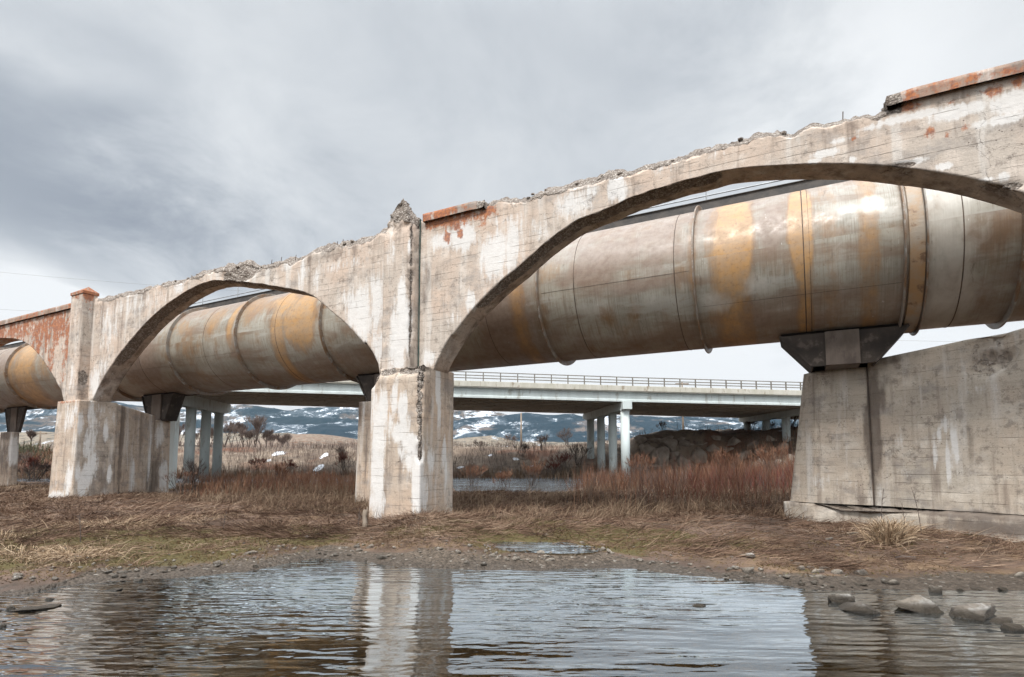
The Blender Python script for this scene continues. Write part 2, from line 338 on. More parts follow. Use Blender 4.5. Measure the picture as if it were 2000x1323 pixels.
arcade = tag(empty('concrete_arcade', OO, ROT), 'long weathered board formed concrete arcade with crumbling arches standing in front of the pipe', 'arcade')
WF = .5; WT = .62
TOPL = [(-260, 698), (0, 640), (140, 606)]
top1 = [(182, 584), (215, 576), (250, 568), (300, 557), (340, 545), (380, 533), (415, 524), (440, 519), (465, 513), (480, 514), (500, 519), (530, 512), (570, 503), (600, 490), (640, 476), (680, 468), (720, 459), (735, 452), (756, 440)]
top2 = [(815, 433), (828, 431), (940, 406), (952, 392), (975, 385), (1000, 384), (1030, 377), (1060, 367), (1100, 354), (1140, 348), (1180, 337), (1220, 325), (1260, 317), (1300, 309), (1340, 299), (1380, 286), (1420, 272), (1460, 262), (1500, 252), (1550, 248), (1600, 235), (1640, 229), (1660, 225), (1700, 215), (1735, 206), (1773, 197), (2000, 143)]
arch0 = [(0, 660), (30, 661), (50, 668), (70, 685), (90, 712), (110, 745), (120, 765), (125, 785)]
arch1 = [(180, 783), (192, 757), (215, 715), (250, 670), (282, 632), (312, 605), (342, 580), (365, 570), (387, 555), (417, 545), (450, 551), (492, 551), (534, 560), (584, 565), (612, 574), (646, 607), (682, 638), (715, 668), (728, 688), (741, 716)]
arch2 = [(850, 712), (869, 674), (892, 638), (925, 602), (953, 571), (1000, 529), (1043, 496), (1068, 473), (1106, 433), (1143, 425), (1200, 400), (1250, 376), (1300, 361), (1366, 346), (1419, 328), (1442, 326), (1500, 324), (1557, 320), (1615, 318), (1672, 320), (1718, 321), (1787, 327), (1845, 338), (1902, 350), (1931, 356), (1971, 360), (2000, 373)]
def sz(px, w=WF):
    a = np.array([pw(u, v, w) for u, v in px]); return a[:, 0], a[:, 2]
a0s, a0z = sz(arch0); a1s, a1z = sz(arch1); a2s, a2z = sz(arch2)
# unseen halves are the mirror of the seen ones
mid0 = a0s[0] - .25; a0s = np.r_[2 * mid0 - a0s[::-1], a0s]; a0z = np.r_[a0z[::-1], a0z]
a2s = np.r_[a2s, 12.61, 13.3, 13.9, 14.25]; a2z = np.r_[a2z, 5.68, 5.1, 4.5, 3.95]
t1s, t1z = sz(top1); t2s, t2z = sz(top2); capz = 7.6
SPR = 3.88
def wall_piece(name, s0, s1, bs, bz, ts, tz, brk_top, brk_arch, stains, bites, label=None, nz=58):
    s = np.arange(s0, s1 + .02, .045); n = len(s)
    zt = np.interp(s, ts, tz); inside = (s > bs[0]) & (s < bs[-1]); zb = np.where(inside, np.interp(s, bs, bz), SPR); kk = np.hanning(45)[1:-1]; kk /= kk.sum(); sm_ = np.convolve(np.pad(zb, 21, 'edge'), kk, 'valid'); zb = np.where(inside & (s > bs[0] + .5) & (s < bs[-1] - .5), sm_, zb)
    bt = brk_top(s); ba = brk_arch(s) * inside
    zt = zt + bt * fbm(s * 3.1, s * 0 + 3, None, 6, 3, .62) * .10 - (1 - bt) * 0
    zb = zb + ba * fbm(s * 2.7, s * 0 + 9, None, 5, 8) * .03
    ker = np.ones(15) / 15; zs = np.convolve(np.pad(zb, 7, 'edge'), ker, 'valid'); cf_ = np.polyfit(bs, bz, 6); zq = np.polyval(cf_, s); kq = ss(bs[0] + .6, bs[0] + 2., s) * ss(bs[-1] - .6, bs[-1] - 2., s); zs = np.where(inside, np.minimum(np.minimum(zs, zb) - ba * .04, zs * (1 - kq) + zq * kq), zb)
    rows = []; nrm = []; kind = []
    for i, f in enumerate(np.linspace(0, 1, nz) ** .9):
        z = zb + (zt - zb) * f; dz = zt - z
        wv = WF + bt * .16 * np.clip(1 - dz / (.14 + .10 * (fbm(s * 1.7, s * 0, None, 4, 2) + .4)), 0, 1) ** 1.0
        rows.append((wv, z)); nrm.append((-1, 0)); kind.append(0)
    w0 = rows[-1][0]
    for f in np.linspace(.12, 1, 9):
        wv = w0 + (WF + WT - w0) * f
        z = zt + bt * (.10 * math.sin(f * 3.0) + .13 * fbm(s * 3.3, wv * 3.3, None, 5, 21)) - bt * .10 * (f > .9) + bt * .05 * fbm(s * 11, wv * 11, None, 3, 22)
        rows.append((wv, z)); nrm.append((0, 1)); kind.append(1)
    for f in np.linspace(0, 1, 14)[1:-1]:
        rows.append((np.full(n, WF + WT), zt + (zs - zt) * f)); nrm.append((1, 0)); kind.append(2)
    for f in np.linspace(0, 1, 15)[:-1]:
        wv = WF + WT * (1 - f); k = ss(WF + .04, WF + .36, wv)
        z = zb + (zs - zb) * k + ba * fbm(s * 6, wv * 6 + 0 * s, None, 5, 31) * .045 * (1 - k * .7)
        z = np.where(inside, z, zb); rows.append((np.full(n, wv), z)); nrm.append((0, -1)); kind.append(3)
    nr = len(rows)
    P = np.zeros((nr, n, 3)); N = np.zeros((nr, n, 3)); K = np.zeros((nr, n))
    for i, ((wv, z), q, k) in enumerate(zip(rows, nrm, kind)):
        P[i, :, 0] = s; P[i, :, 1] = wv; P[i, :, 2] = z; N[i, :, 1] = q[0]; N[i, :, 2] = q[1]; K[i] = k
    P = P.reshape(-1, 3); N = N.reshape(-1, 3); K = K.reshape(-1); S_ = P[:, 0]
    m = paint(P, stains)
    BT = brk_top(S_); BA = brk_arch(S_) * (S_ > bs[0]) * (S_ < bs[-1]); ZT = np.interp(S_, s, zt)
    front = K == 0
    ro = np.where(K == 1, BT, 0) + np.where(front, BT * ss(.30, .05, (ZT - P[:, 2]) + .12 * fbm(S_ * 1.9, P[:, 2] * 2, None, 4, 44)), 0)
    ro = np.maximum(ro, np.where(K == 3, np.maximum(BA * ss(WF + .52, WF + .18, P[:, 1] + .1 * fbm(S_ * 2, P[:, 1] * 2, None, 3, 6)), .12), 0))
    m[:, 3] = np.maximum(m[:, 3], ro)
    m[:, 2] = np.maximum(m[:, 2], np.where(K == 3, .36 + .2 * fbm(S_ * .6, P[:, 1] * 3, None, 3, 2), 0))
    # bites expose aggregate
    for c, rh, rv, d in bites: m[:, 3] = np.maximum(m[:, 3], blob(P, c, rh, rv, 3.) * np.where(K < 3, 1, 0))
    P = bite(P, N, [(c, rh, rv, d) for c, rh, rv, d in bites])
    P = P + N * (.012 * fbm(P[:, 0] * 1.2, P[:, 2] * 1.2, None, 4, 12))[:, None]
    F = gridfaces(nr, n)
    a = np.arange(n - 1) + (nr - 1) * n; b = np.arange(n - 1); F = np.r_[F, np.stack([a, a + 1, b + 1, b], -1)]
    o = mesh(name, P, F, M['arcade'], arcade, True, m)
    # end caps
    me = o.data; import bmesh
    bm = bmesh.new(); bm.from_mesh(me); bm.verts.ensure_lookup_table()
    for col in (0, n - 1):
        vs = [bm.verts[r * n + col] for r in range(nr)]
        try: bm.faces.new(vs)
        except Exception: pass
    bmesh.ops.recalc_face_normals(bm, faces=bm.faces); bm.to_mesh(me); bm.free()
    if label: o['label'] = label
    return o
z_ = lambda s: s * 0.
st0 = stains_at([(LI, 20, 650, 90, 34, .75), (LI, 95, 640, 60, 42, .9), (LI, 75, 668, 14, 40, .85), (LI, 100, 690, 8, 50, .75), (LI, 128, 680, 10, 60, .65), (LI, 40, 640, 60, 20, .9),
    (DK, 97, 720, 3, 45, .5), (DK, 118, 760, 6, 12, .6), (DK, 40, 652, 40, 6, .5)], WF)
wall_piece('arch_wall', -31.5, -14.55, a0s, a0z, [-32, -14], [capz, capz], z_, z_, st0, [], 'intact end wall stained with rust red lichen')
st1 = stains_at([(WH, 215, 640, 22, 60, .42), (WH, 250, 600, 40, 26, .40), (WH, 350, 562, 10, 14, .7), (WH, 186, 745, 9, 38, .8), (WH, 200, 715, 10, 22, .6), (WH, 300, 585, 30, 16, .4),
    (WH, 590, 530, 14, 30, .55), (WH, 620, 545, 8, 35, .6), (WH, 705, 620, 26, 60, .82), (WH, 735, 590, 16, 60, .7), (WH, 690, 580, 30, 30, .45), (WH, 738, 680, 14, 36, .75), (WH, 560, 520, 30, 12, .4), (WH, 660, 520, 60, 14, .38),
    (DK, 640, 500, 60, 22, .45), (DK, 260, 570, 30, 16, .3), (DK, 740, 610, 8, 60, .3), (DK, 235, 640, 30, 30, .12), (WH, 480, 545, 6, 20, .5)], WF)
c = pw(466, 534, WF); b1 = [(c, .85, .30, .16)]

wall_piece('arch_wall', -14.45, .55, a1s, a1z, t1s, t1z, lambda s: ss(-14.3, -13.6, s), lambda s: ss(-13.0, -12.2, s) * .85 + .15, st1, b1, 'pale wall over the shorter broken arch')
st2 = stains_at([(LI, 850, 437, 30, 11, .95), (LI, 915, 425, 55, 17, .9), (LI, 955, 408, 16, 16, .95), (LI, 875, 462, 7, 12, .9), (LI, 900, 455, 5, 12, .8), (LI, 945, 440, 22, 12, .5),
    (WH, 865, 470, 34, 16, .75), (WH, 905, 465, 26, 24, .85), (WH, 965, 500, 26, 50, .85), (WH, 1000, 480, 20, 60, .7), (WH, 985, 430, 30, 16, .5), (WH, 1120, 400, 40, 30, .5), (WH, 1200, 365, 14, 26, .75), (WH, 1215, 370, 8, 30, .75), (WH, 1160, 372, 26, 12, .5),
    (WH, 920, 590, 12, 22, .7), (WH, 890, 620, 14, 16, .6), (WH, 840, 700, 12, 16, .85), (WH, 1300, 330, 30, 12, .4), (WH, 1055, 450, 26, 30, .5), (WH, 1400, 300, 26, 12, .4),
    (LI, 1772, 210, 26, 9, 1.), (LI, 1760, 262, 10, 5, .95), (LI, 1710, 222, 10, 4, .8), (LI, 1815, 255, 14, 14, .85), (LI, 1850, 265, 10, 10, .8), (LI, 1885, 250, 10, 8, .6), (LI, 1930, 180, 40, 14, .85), (LI, 1985, 160, 30, 12, .85), (LI, 1850, 200, 20, 6, .5), (LI, 1668, 272, 6, 4, .7),
    (WH, 1880, 215, 60, 13, .9), (WH, 1975, 200, 50, 22, .95), (WH, 1750, 235, 40, 8, .85), (WH, 1805, 222, 36, 8, .8), (WH, 1950, 235, 60, 10, .8), (WH, 1700, 250, 26, 6, .6), (WH, 1610, 300, 28, 9, .85), (WH, 1590, 315, 14, 6, .8), (WH, 1665, 312, 10, 7, .8), (WH, 1775, 318, 36, 6, .9), (WH, 1845, 325, 16, 7, .85), (WH, 1960, 345, 12, 12, .9), (WH, 1920, 352, 26, 5, .9), (WH, 1640, 275, 40, 5, .45), (WH, 1800, 190, 14, 8, .5),
    (DK, 835, 560, 14, 60, .6), (DK, 850, 545, 34, 22, .45), (DK, 1530, 260, 50, 16, .45), (DK, 1640, 250, 60, 18, .45), (DK, 1850, 190, 60, 14, .35), (DK, 1300, 312, 60, 10, .45), (DK, 900, 520, 70, 20, .12)], WF)
b2 = []
for u, v, rs, rz, d in ((1752, 326, .28, .06, .05), (1960, 366, .26, .07, .06)):
    q = pw(u, v, WF); b2.append((q, rs, rz, d))
wall_piece('arch_wall', .60, 17.4, a2s, a2z, t2s, t2z, lambda s: ss(2.75, 2.95, s) * (1 - ss(10.9, 11.1, s)),
    lambda s: .12 + .88 * ss(2.0, 3.4, s) * (1 - ss(7.9, 8.3, s)) + .4 * (np.exp(-((s - 10.9) / .4) ** 2) + np.exp(-((s - 12.2) / .4) ** 2)), st2, b2, 'near wall over the wide arch with white lime runs')

def prism(name, rect, z0, z1, mat, stains, bites=(), res=.055, taper=(0, 0, 0, 0), mask_fn=None, post=None, parent=arcade, label=None, rough_top=.0, rad=.02, amp=.008):
    """four sided shaft. rect = s0, s1, w0, w1; taper = inward shift of each side at the top"""
    s0, s1, w0, w1 = rect; cs = [(s0, w0), (s1, w0), (s1, w1), (s0, w1)]; nr_ = [(0, -1), (1, 0), (0, 1), (-1, 0)]
    per = []; nm = []
    for i in range(4):
        a, b = np.array(cs[i]), np.array(cs[(i + 1) % 4]); L_ = np.hypot(*(b - a)); k = max(2, int(L_ / res))
        for j in range(k): 
            f = j / k; per.append(a + (b - a) * f)
            dn = min(f, 1 - f) * L_; e = max(0, 1 - dn / max(rad, 1e-4)) * .5
            o = nr_[i - 1] if f < .5 else nr_[(i + 1) % 4]; v = np.array(nr_[i]) * (1 - e) + np.array(o) * e; nm.append(v / np.hypot(*v) * (1 - .0 * e))
    per = np.array(per); nm = np.array(nm); n = len(per); nz = max(3, int((z1 - z0) / res)); ct = np.array([(s0 + s1) / 2, (w0 + w1) / 2])
    P = []; N = []
    for i in range(nz + 1):
        f = i / nz; q = per.copy()
        q[:, 0] += f * (taper[0] * (s1 - per[:, 0]) / (s1 - s0) - taper[1] * (per[:, 0] - s0) / (s1 - s0))
        q[:, 1] += f * (taper[2] * (w1 - per[:, 1]) / (w1 - w0) - taper[3] * (per[:, 1] - w0) / (w1 - w0))
        P.append(np.c_[q, np.full(n, z0 + (z1 - z0) * f)]); N.append(np.c_[nm, np.zeros(n)])
    lastq = P[-1][:, :2]; cc = lastq.mean(0)
    for g in (.12, .28, .46, .64, .82, .95):
        q = lastq + (cc - lastq) * g; P.append(np.c_[q, np.full(n, z1)]); N.append(np.tile([0, 0, 1.], (n, 1)))
    R0 = len(P); P = np.concatenate(P); N = np.concatenate(N); top = np.arange(len(P)) >= (nz + 1) * n
    m = paint(P, stains)
    for c, rh, rv, d in bites: m[:, 3] = np.maximum(m[:, 3], blob(P, c, rh, rv, 3.))
    if mask_fn: m = mask_fn(P, m)
    P = bite(P, N, bites)
    P = P + N * (amp * fbm(P[:, 0] * 3 + 9, P[:, 1] * 3, P[:, 2] * 3, 4, 15))[:, None]
    if rough_top: P[:, 2] += np.where(top | (P[:, 2] > z1 - .02), rough_top * fbm(P[:, 0] * 5, P[:, 1] * 5, None, 4, 77), 0); m[:, 3] = np.maximum(m[:, 3], top * 1.)
    if post: P = post(P)
    k = np.arange(n); F = []
    for r in range(R0 - 1): F.append(np.stack([r * n + k, r * n + (k + 1) % n, (r + 1) * n + (k + 1) % n, (r + 1) * n + k], -1))
    F = [tuple(map(int, f)) for f in np.concatenate(F)] + [tuple(int((R0 - 1) * n + i) for i in range(n))]
    o = mesh(name, P, F, mat, parent, True, m)
    if label: o['label'] = label
    return o
# --- left pier (measured on the photo)
sl = stains_at([(WH, 108, 972, 16, 12, 1.), (WH, 131, 945, 5, 40, .8), (WH, 136, 935, 5, 34, .7), (WH, 128, 815, 5, 30, .65), (WH, 137, 820, 4, 24, .7), (WH, 112, 820, 5, 22, .55), (LI, 103, 800, 5, 70, .75), (LI, 125, 785, 24, 4, .8), (DK, 140, 840, 10, 40, .3), (DK, 128, 800, 16, 8, .3), (WH, 145, 800, 4, 20, .5)], w=0.)
sl += stains_at([(WH, 157, 830, 8, 26, .7), (WH, 178, 850, 12, 70, .66), (WH, 182, 905, 12, 24, .8), (WH, 170, 925, 11, 26, .9), (WH, 160, 945, 9, 30, .95), (WH, 152, 925, 7, 22, .7), (WH, 208, 840, 5, 26, .85), (WH, 214, 925, 5, 18, .9), (WH, 222, 815, 5, 14, .6), (WH, 230, 825, 5, 12, .6), (WH, 190, 800, 30, 12, .4),
    (DK, 165, 870, 18, 60, .5), (DK, 205, 920, 34, 60, .62), (DK, 205, 860, 22, 40, .5), (DK, 190, 960, 40, 20, .55)], s=-13.75)
prism('pier', (-15.42, -13.75, 0., 1.39), -.4, 3.9, M['pier'], sl, taper=(.12, .04, .06, .06), label='far pier streaked with white lime, orange lichen on its edge')
# --- big middle pier
sb = stains_at([(WH, 738, 900, 13, 115, 1.), (WH, 728, 800, 8, 60, .6), (WH, 748, 800, 10, 40, .85), (WH, 762, 835, 10, 30, .6), (WH, 770, 780, 5, 34, .85), (WH, 787, 800, 9, 36, .95), (WH, 792, 830, 12, 30, .7), (WH, 778, 845, 16, 20, .9), (WH, 800, 865, 20, 22, .9), (WH, 815, 935, 13, 75, 1.), (WH, 800, 900, 10, 26, .8), (WH, 786, 880, 12, 22, .6), (WH, 735, 975, 16, 34, .7),
    (LI, 700, 600, 1, 1, 0), (DK, 760, 755, 26, 26, .35), (DK, 745, 745, 20, 14, .4), (DK, 800, 780, 10, 24, .25), (DK, 775, 900, 24, 14, .2), (DK, 780, 945, 22, 10, .2)], w=0.)
sb += stains_at([(WH, 855, 750, 5, 50, .95), (WH, 857, 800, 4, 50, .7), (WH, 867, 885, 4, 30, .9), (WH, 871, 925, 3, 30, .9), (WH, 842, 900, 7, 30, .55), (WH, 828, 960, 8, 44, .7), (DK, 838, 790, 10, 50, .5), (DK, 845, 900, 10, 80, .35), (DK, 876, 800, 8, 80, .25), (DK, 884, 880, 4, 30, .4)], s=1.5)
bb = []
cf = pw(822, 790, 0.)
rb = random.Random(5)
for v in range(735, 872, 7):
    k = 1 - (v - 735) / 190; q = pw(821 + rb.uniform(-2, 2), v, 0.); bb.append((q, rb.uniform(.08, .15) * k + .03, rb.uniform(.09, .17), rb.uniform(.05, .12) * k))
for u, v, rr, rz, d in ((822, 885, .14, .22, .12), (752, 726, .30, .10, .10), (800, 722, .45, .10, .12), (724, 740, .16, .22, .12), (838, 728, .25, .12, .10)):
    q = pw(u, v, 0.); bb.append((q, rr, rz, d))
def bigpost(P):   # the broken left shoulder
    k = ss(3.45, 3.95, P[:, 2]) * ss(.35, -.02, P[:, 0]) * (P[:, 1] < 1.2)
    P = P.copy(); P[:, 0] += k * .16; f = ss(3.6, 3.95, P[:, 2]) * (P[:, 1] < .25); P[:, 1] += f * .10 * (1 - P[:, 1] / .25) ; return P
prism('pier', (0., 1.5, 0., 1.36), -.4, 3.93, M['pier'], sb, bb, res=.045, rough_top=.06, post=bigpost, label='big middle pier with thick white lime runs and a spalled corner')
prism('pier', (14.35, 15.9, 0., 1.36), -.4, 3.9, M['pier'], [], res=.1)
# --- pilasters
s1_ = stains_at([(LI, 150, 574, 12, 12, .95), (LI, 160, 563, 18, 8, 1.), (WH, 150, 640, 6, 50, .35), (WH, 138, 740, 7, 30, .45)], w=.15) + stains_at([(LI, 172, 578, 12, 12, 1.), (LI, 178, 605, 4, 30, .6), (DK, 160, 770, 10, 30, .5)], s=-14.17)
q = ps(162, 738, -14.17)
PIL = prism('pilaster', (-15.02, -14.17, .15, .62), 3.86, 7.92, M['arcade'], s1_, [(q, .17, .30, .07)], label='upright pilaster with an orange capped top')
mb = [( -15.05, -14.14, .12, .66)]
cap = MB(); (a, b, c_, d) = mb[0]
cap.add([(a, c_, 7.92), (b, c_, 7.92), (b, d, 7.92), (a, d, 7.92), (a, c_, 8.02), (b, c_, 8.02), (b, d, 8.02), (a, d, 8.02), (a + .2, .39, 8.2), (b - .22, .39, 8.24)],
        [(0, 3, 2, 1), (0, 1, 5, 4), (1, 2, 6, 5), (2, 3, 7, 6), (3, 0, 4, 7), (4, 5, 9, 8), (6, 7, 8, 9), (5, 6, 9), (7, 4, 8)])
o = cap.build('pilaster_cap', M['coping'], PIL); a_ = o.data.color_attributes.new('mask', 'FLOAT_COLOR', 'POINT'); a_.data.foreach_set('color', np.tile([0, .8, .1, 0], (len(o.data.vertices), 1)).astype(np.float32).ravel())
s2_ = stains_at([(WH, 785, 585, 8, 50, .9), (WH, 777, 660, 16, 60, 1.), (WH, 792, 640, 9, 60, .85), (WH, 768, 655, 9, 40, .7), (WH, 766, 490, 6, 30, .6), (WH, 762, 505, 8, 24, .5), (WH, 800, 480, 5, 14, .7), (DK, 780, 440, 24, 24, .25), (DK, 797, 560, 6, 60, .35), (DK, 764, 620, 6, 30, .3)], w=.15)
b3 = []
for v in range(432, 694, 11):
    k = .7 + .5 * abs(math.sin(v * .013)); q = pw(807 + rb.uniform(-2, 2), v, .15); b3.append((q, rb.uniform(.09, .15) * k, rb.uniform(.14, .26), rb.uniform(.05, .11) * k))
def spire(P):
    P = P.copy(); z = P[:, 2]; t = ss(7.15, 8.15, z)
    L = np.interp(z, [7.45, 7.65, 7.85, 8.05, 8.22, 8.3], [0., .08, .14, .20, .34, .42]); Rr = np.interp(z, [7.45, 7.65, 7.85, 8.05, 8.22, 8.3], [0., .05, .13, .26, .38, .44])
    f = (P[:, 0] - .18) / .85; P[:, 0] += L * (1 - f) - Rr * f
    P[:, 1] += t * .12 * (1 - np.clip((P[:, 1] - .15) / .5, 0, 1)) - t * .1 * np.clip((P[:, 1] - .15) / .5, 0, 1)
    k = ss(7.2, 7.7, z) * .15; P[:, 0] += k * fbm(P[:, 0] * 6, P[:, 1] * 6, z * 6, 4, 3); P[:, 1] += k * fbm(P[:, 0] * 6, P[:, 1] * 6, z * 6, 4, 5) ; P[:, 2] += k * fbm(P[:, 0] * 7, P[:, 1] * 7, z * 4, 4, 8)
    return P
def spire_mask(P, m):
    m[:, 3] = np.maximum(m[:, 3], ss(7.45, 7.75, P[:, 2] + .2 * fbm(P[:, 0] * 3, P[:, 2] * 3, None, 3, 4))); return m
prism('pilaster', (.18, 1.03, .15, .62), 3.86, 8.22, M['arcade'], s2_, b3, res=.04, post=spire, mask_fn=spire_mask, label='broken pilaster ending in a jagged rubble spike')
# --- copings
def coping(s0, s1, lich, brk=None, z=capz):
    def ms(P, m):
        m[:, 1] = np.maximum(m[:, 1], lich * (.55 + .5 * fbm(P[:, 0] * .8, P[:, 2] * 3, None, 3, 9))); m[:, 2] = np.maximum(m[:, 2], .3)
        if brk is not None: m[:, 3] = np.maximum(m[:, 3], ss(.35, .05, np.abs(P[:, 0] - brk)))
        return m
    def po(P):
        P = P.copy(); P[:, 2] += .006 * fbm(P[:, 0] * 4, P[:, 1] * 4, None, 3, 2)
        if brk is not None:
            k = ss(.38, .0, np.abs(P[:, 0] - brk)); P[:, 2] += k * (.10 * fbm(P[:, 0] * 6, P[:, 1] * 6, P[:, 2] * 6, 4, 13) - .05 * (P[:, 2] > z + .1)); P[:, 0] += k * .14 * fbm(P[:, 1] * 7, P[:, 2] * 9, None, 4, 3)
        return P
    prism('coping', (s0, s1, WF - .10, WF + WT + .06), z - .004, z + .19, M['coping'], [], res=.06, mask_fn=ms, post=po)
    mbj = MB(); mbj.box((s0 + .1, WF - .03, z - .035), (s1 - (.45 if brk == s1 else .1) , WF + .1, z - .004)); 
coping(-31.5, -15.06, .95)
coping(1.18, 2.95, 1.15, 2.95, capz + .0)
coping(10.78, 17.4, .85, 10.78, float(np.interp(12., t2s, t2z)) - .035)
# green metal strip in the joint beside the broken pilaster
m_ = MB(); q = pw(823, 440, .45); m_.box((1.045, .46, 3.95), (1.06, .5, 7.72)); m_.build('joint_strip', simple('corroded_copper_strip', (.04, .075, .065), (.10, .12, .10), 5., .7), arcade)
# rods sticking from the broken crest
for u, v in ((530, 507), (549, 502), (658, 472), (669, 468), (1645, 222), (577, 498)):
    q = pw(u, v + 6, WF + .2); m_ = MB(); m_.tube([(q[0], q[1], q[2] - .15), (q[0] + .01, q[1], q[2]), (q[0] + .015, q[1] + .01, q[2] + .09)], .010, 6); m_.build('reinforcing_bar', M['rustclamp'] if 0 else M['seam'], arcade)
# loose lumps of broken concrete along the crest
def lump(r, seed, sub=2):
    import bmesh
    bm = bmesh.new(); bmesh.ops.create_icosphere(bm, subdivisions=sub, radius=r); V = np.array([v.co[:] for v in bm.verts]); Fc = [tuple(v.index for v in f.verts) for f in bm.faces]; bm.free()
    n = V / np.linalg.norm(V, axis=1, keepdims=True)
    c = np.round(n * 1.6 + seed) ; d = 1 + .45 * fbm(n[:, 0] * 1.3 + seed, n[:, 1] * 1.3, n[:, 2] * 1.3, 4, seed % 97)
    return V * d[:, None], Fc
V_, F_ = [], []
for k in range(260):
    s = random.choice([random.uniform(-13.5, -.2), random.uniform(2.9, 10.6)]); zt = np.interp(s, np.r_[t1s, t2s], np.r_[t1z, t2z])
    v, f = lump(random.uniform(.02, .055), k, 1); v = v * np.array([1.3, 1, .8]) + np.array([s, WF + random.uniform(.10, .4), zt + random.uniform(-.07, .0)]); n0 = sum(len(x) for x in V_); V_.append(v); F_ += [tuple(i + n0 for i in q) for q in f]
V_ = np.concatenate(V_); o = mesh('crest_rubble', V_, F_, M['arcade'], arcade, False, np.tile([0, 0, 0, 1.], (len(V_), 1)))
o['kind'] = 'stuff'
# ================================================================ the steel pipe
PR, PW_, PZ = 1.75, 4.45, 6.35
pipe = tag(empty('steel_pipe', tuple(wor(0, PW_, PZ)), ROT), 'huge rust stained steel water pipe with raised stiffener rings running behind the arches', 'pipe')
PO = wor(0, PW_, PZ)
def silu(s, r=PR):
    ph = np.linspace(0, 2 * np.pi, 181); P = PO + Sv * s + np.outer(np.cos(ph), Wv) * r + np.outer(np.sin(ph), [0, 0, 1]) * r
    q = P - CAM; c = q @ Fv; u = 1000 + FP * (q @ Rv) / c; v = PPV - FP * (q @ Uv) / c; return u, v
_ss = np.arange(-45, 16, .05); _sb = []; 
for s in _ss:
    u, v = silu(s); _sb.append(u[v.argmax()])
s_bot = lambda u: float(np.interp(u, _sb, _ss))
def on_pipe(u, v):     # photo point -> (axial, angle) on the shell
    d = ray(u, v); o = CAM - PO; dw, dz = d @ Wv, d[2]; ow, oz = o @ Wv, o[2]
    a = dw * dw + dz * dz; b = 2 * (ow * dw + oz * dz); c = ow * ow + oz * oz - PR * PR; D = b * b - 4 * a * c
    t = (-b - math.sqrt(max(D, 0))) / (2 * a); p = o + d * t; return float(p @ Sv), math.atan2(p[2], p @ Wv)
S0, S1 = -62., 15.5
ns = int((S1 - S0) / .07); na = 180
sv = np.linspace(S0, S1, ns); av = np.linspace(-np.pi, np.pi, na, endpoint=False)
SS, AN = np.meshgrid(sv, av, indexing='ij')
mk = np.zeros((ns, na, 4))
def pst(ch, u, v, ru, rv, k, e=2.):
    s, a = on_pipe(u, v); s2, _ = on_pipe(u + ru, v); _, a2 = on_pipe(u, v - rv)
    rs = max(abs(s2 - s), .05); ra = max(abs(a2 - a), .03) * PR
    if s < -30 or s > 15: return
    d = ((SS - s) / rs) ** 2 + ((((AN - a + np.pi) % (2 * np.pi)) - np.pi) * PR / ra) ** 2
    mk[:, :, ch] = np.maximum(mk[:, :, ch], k * np.exp(-d ** (e * .62)))
def pstrip(ch, u, v0, v1, ru, k):      # a vertical stripe round the shell
    s, a = on_pipe(u, v0); _, b = on_pipe(u, v1); s2, _ = on_pipe(u + ru, v0)
    rs = max(abs(s2 - s), .04); A_ = (AN - (a + b) / 2 + np.pi) % (2 * np.pi) - np.pi; h = abs((b - a + np.pi) % (2 * np.pi) - np.pi) / 2
    mk[:, :, ch] = np.maximum(mk[:, :, ch], k * np.exp(-(((SS - s) / rs) ** 2) ** 2) * ss(h + .25, h - .1, np.abs(A_)))
OR, PU, BL, JN = 0, 1, 2, 3
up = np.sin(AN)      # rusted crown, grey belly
toward = -np.cos(AN)
nn = fbm(SS * .35, AN * 1.2, None, 4, 60); n2 = fbm(SS * .8, AN * 1.6, None, 4, 61)
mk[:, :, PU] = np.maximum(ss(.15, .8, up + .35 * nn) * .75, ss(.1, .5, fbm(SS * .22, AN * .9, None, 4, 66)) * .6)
mk[:, :, OR] = ss(.55, .95, n2 + .55 * up) * .45
mk[:, :, BL] = ss(.3, .6, fbm(SS * .7, AN * 2, None, 4, 62)) * .35
# far left bay
pst(OR, 45, 730, 26, 50, .9); pst(OR, 90, 700, 22, 34, .55); pst(PU, 10, 700, 30, 34, .9); pst(OR, 20, 745, 14, 30, .6)
# left arch bay
pst(PU, 270, 700, 50, 80, .9); pst(OR, 420, 625, 24, 22, .6); pst(OR, 355, 640, 30, 16, .5); pst(OR, 500, 600, 30, 20, .6); pst(PU, 500, 610, 16, 14, .85); pst(PU, 530, 603, 10, 10, .7); pst(OR, 540, 640, 15, 55, .85)
pst(OR, 585, 625, 32, 46, 1.4); pst(OR, 560, 590, 40, 14, .85); pst(OR, 455, 620, 7, 40, .9); pst(OR, 545, 680, 9, 40, .6); pst(BL, 420, 690, 40, 30, .5); pst(BL, 590, 680, 20, 18, .5); pst(OR, 370, 670, 30, 30, .35)
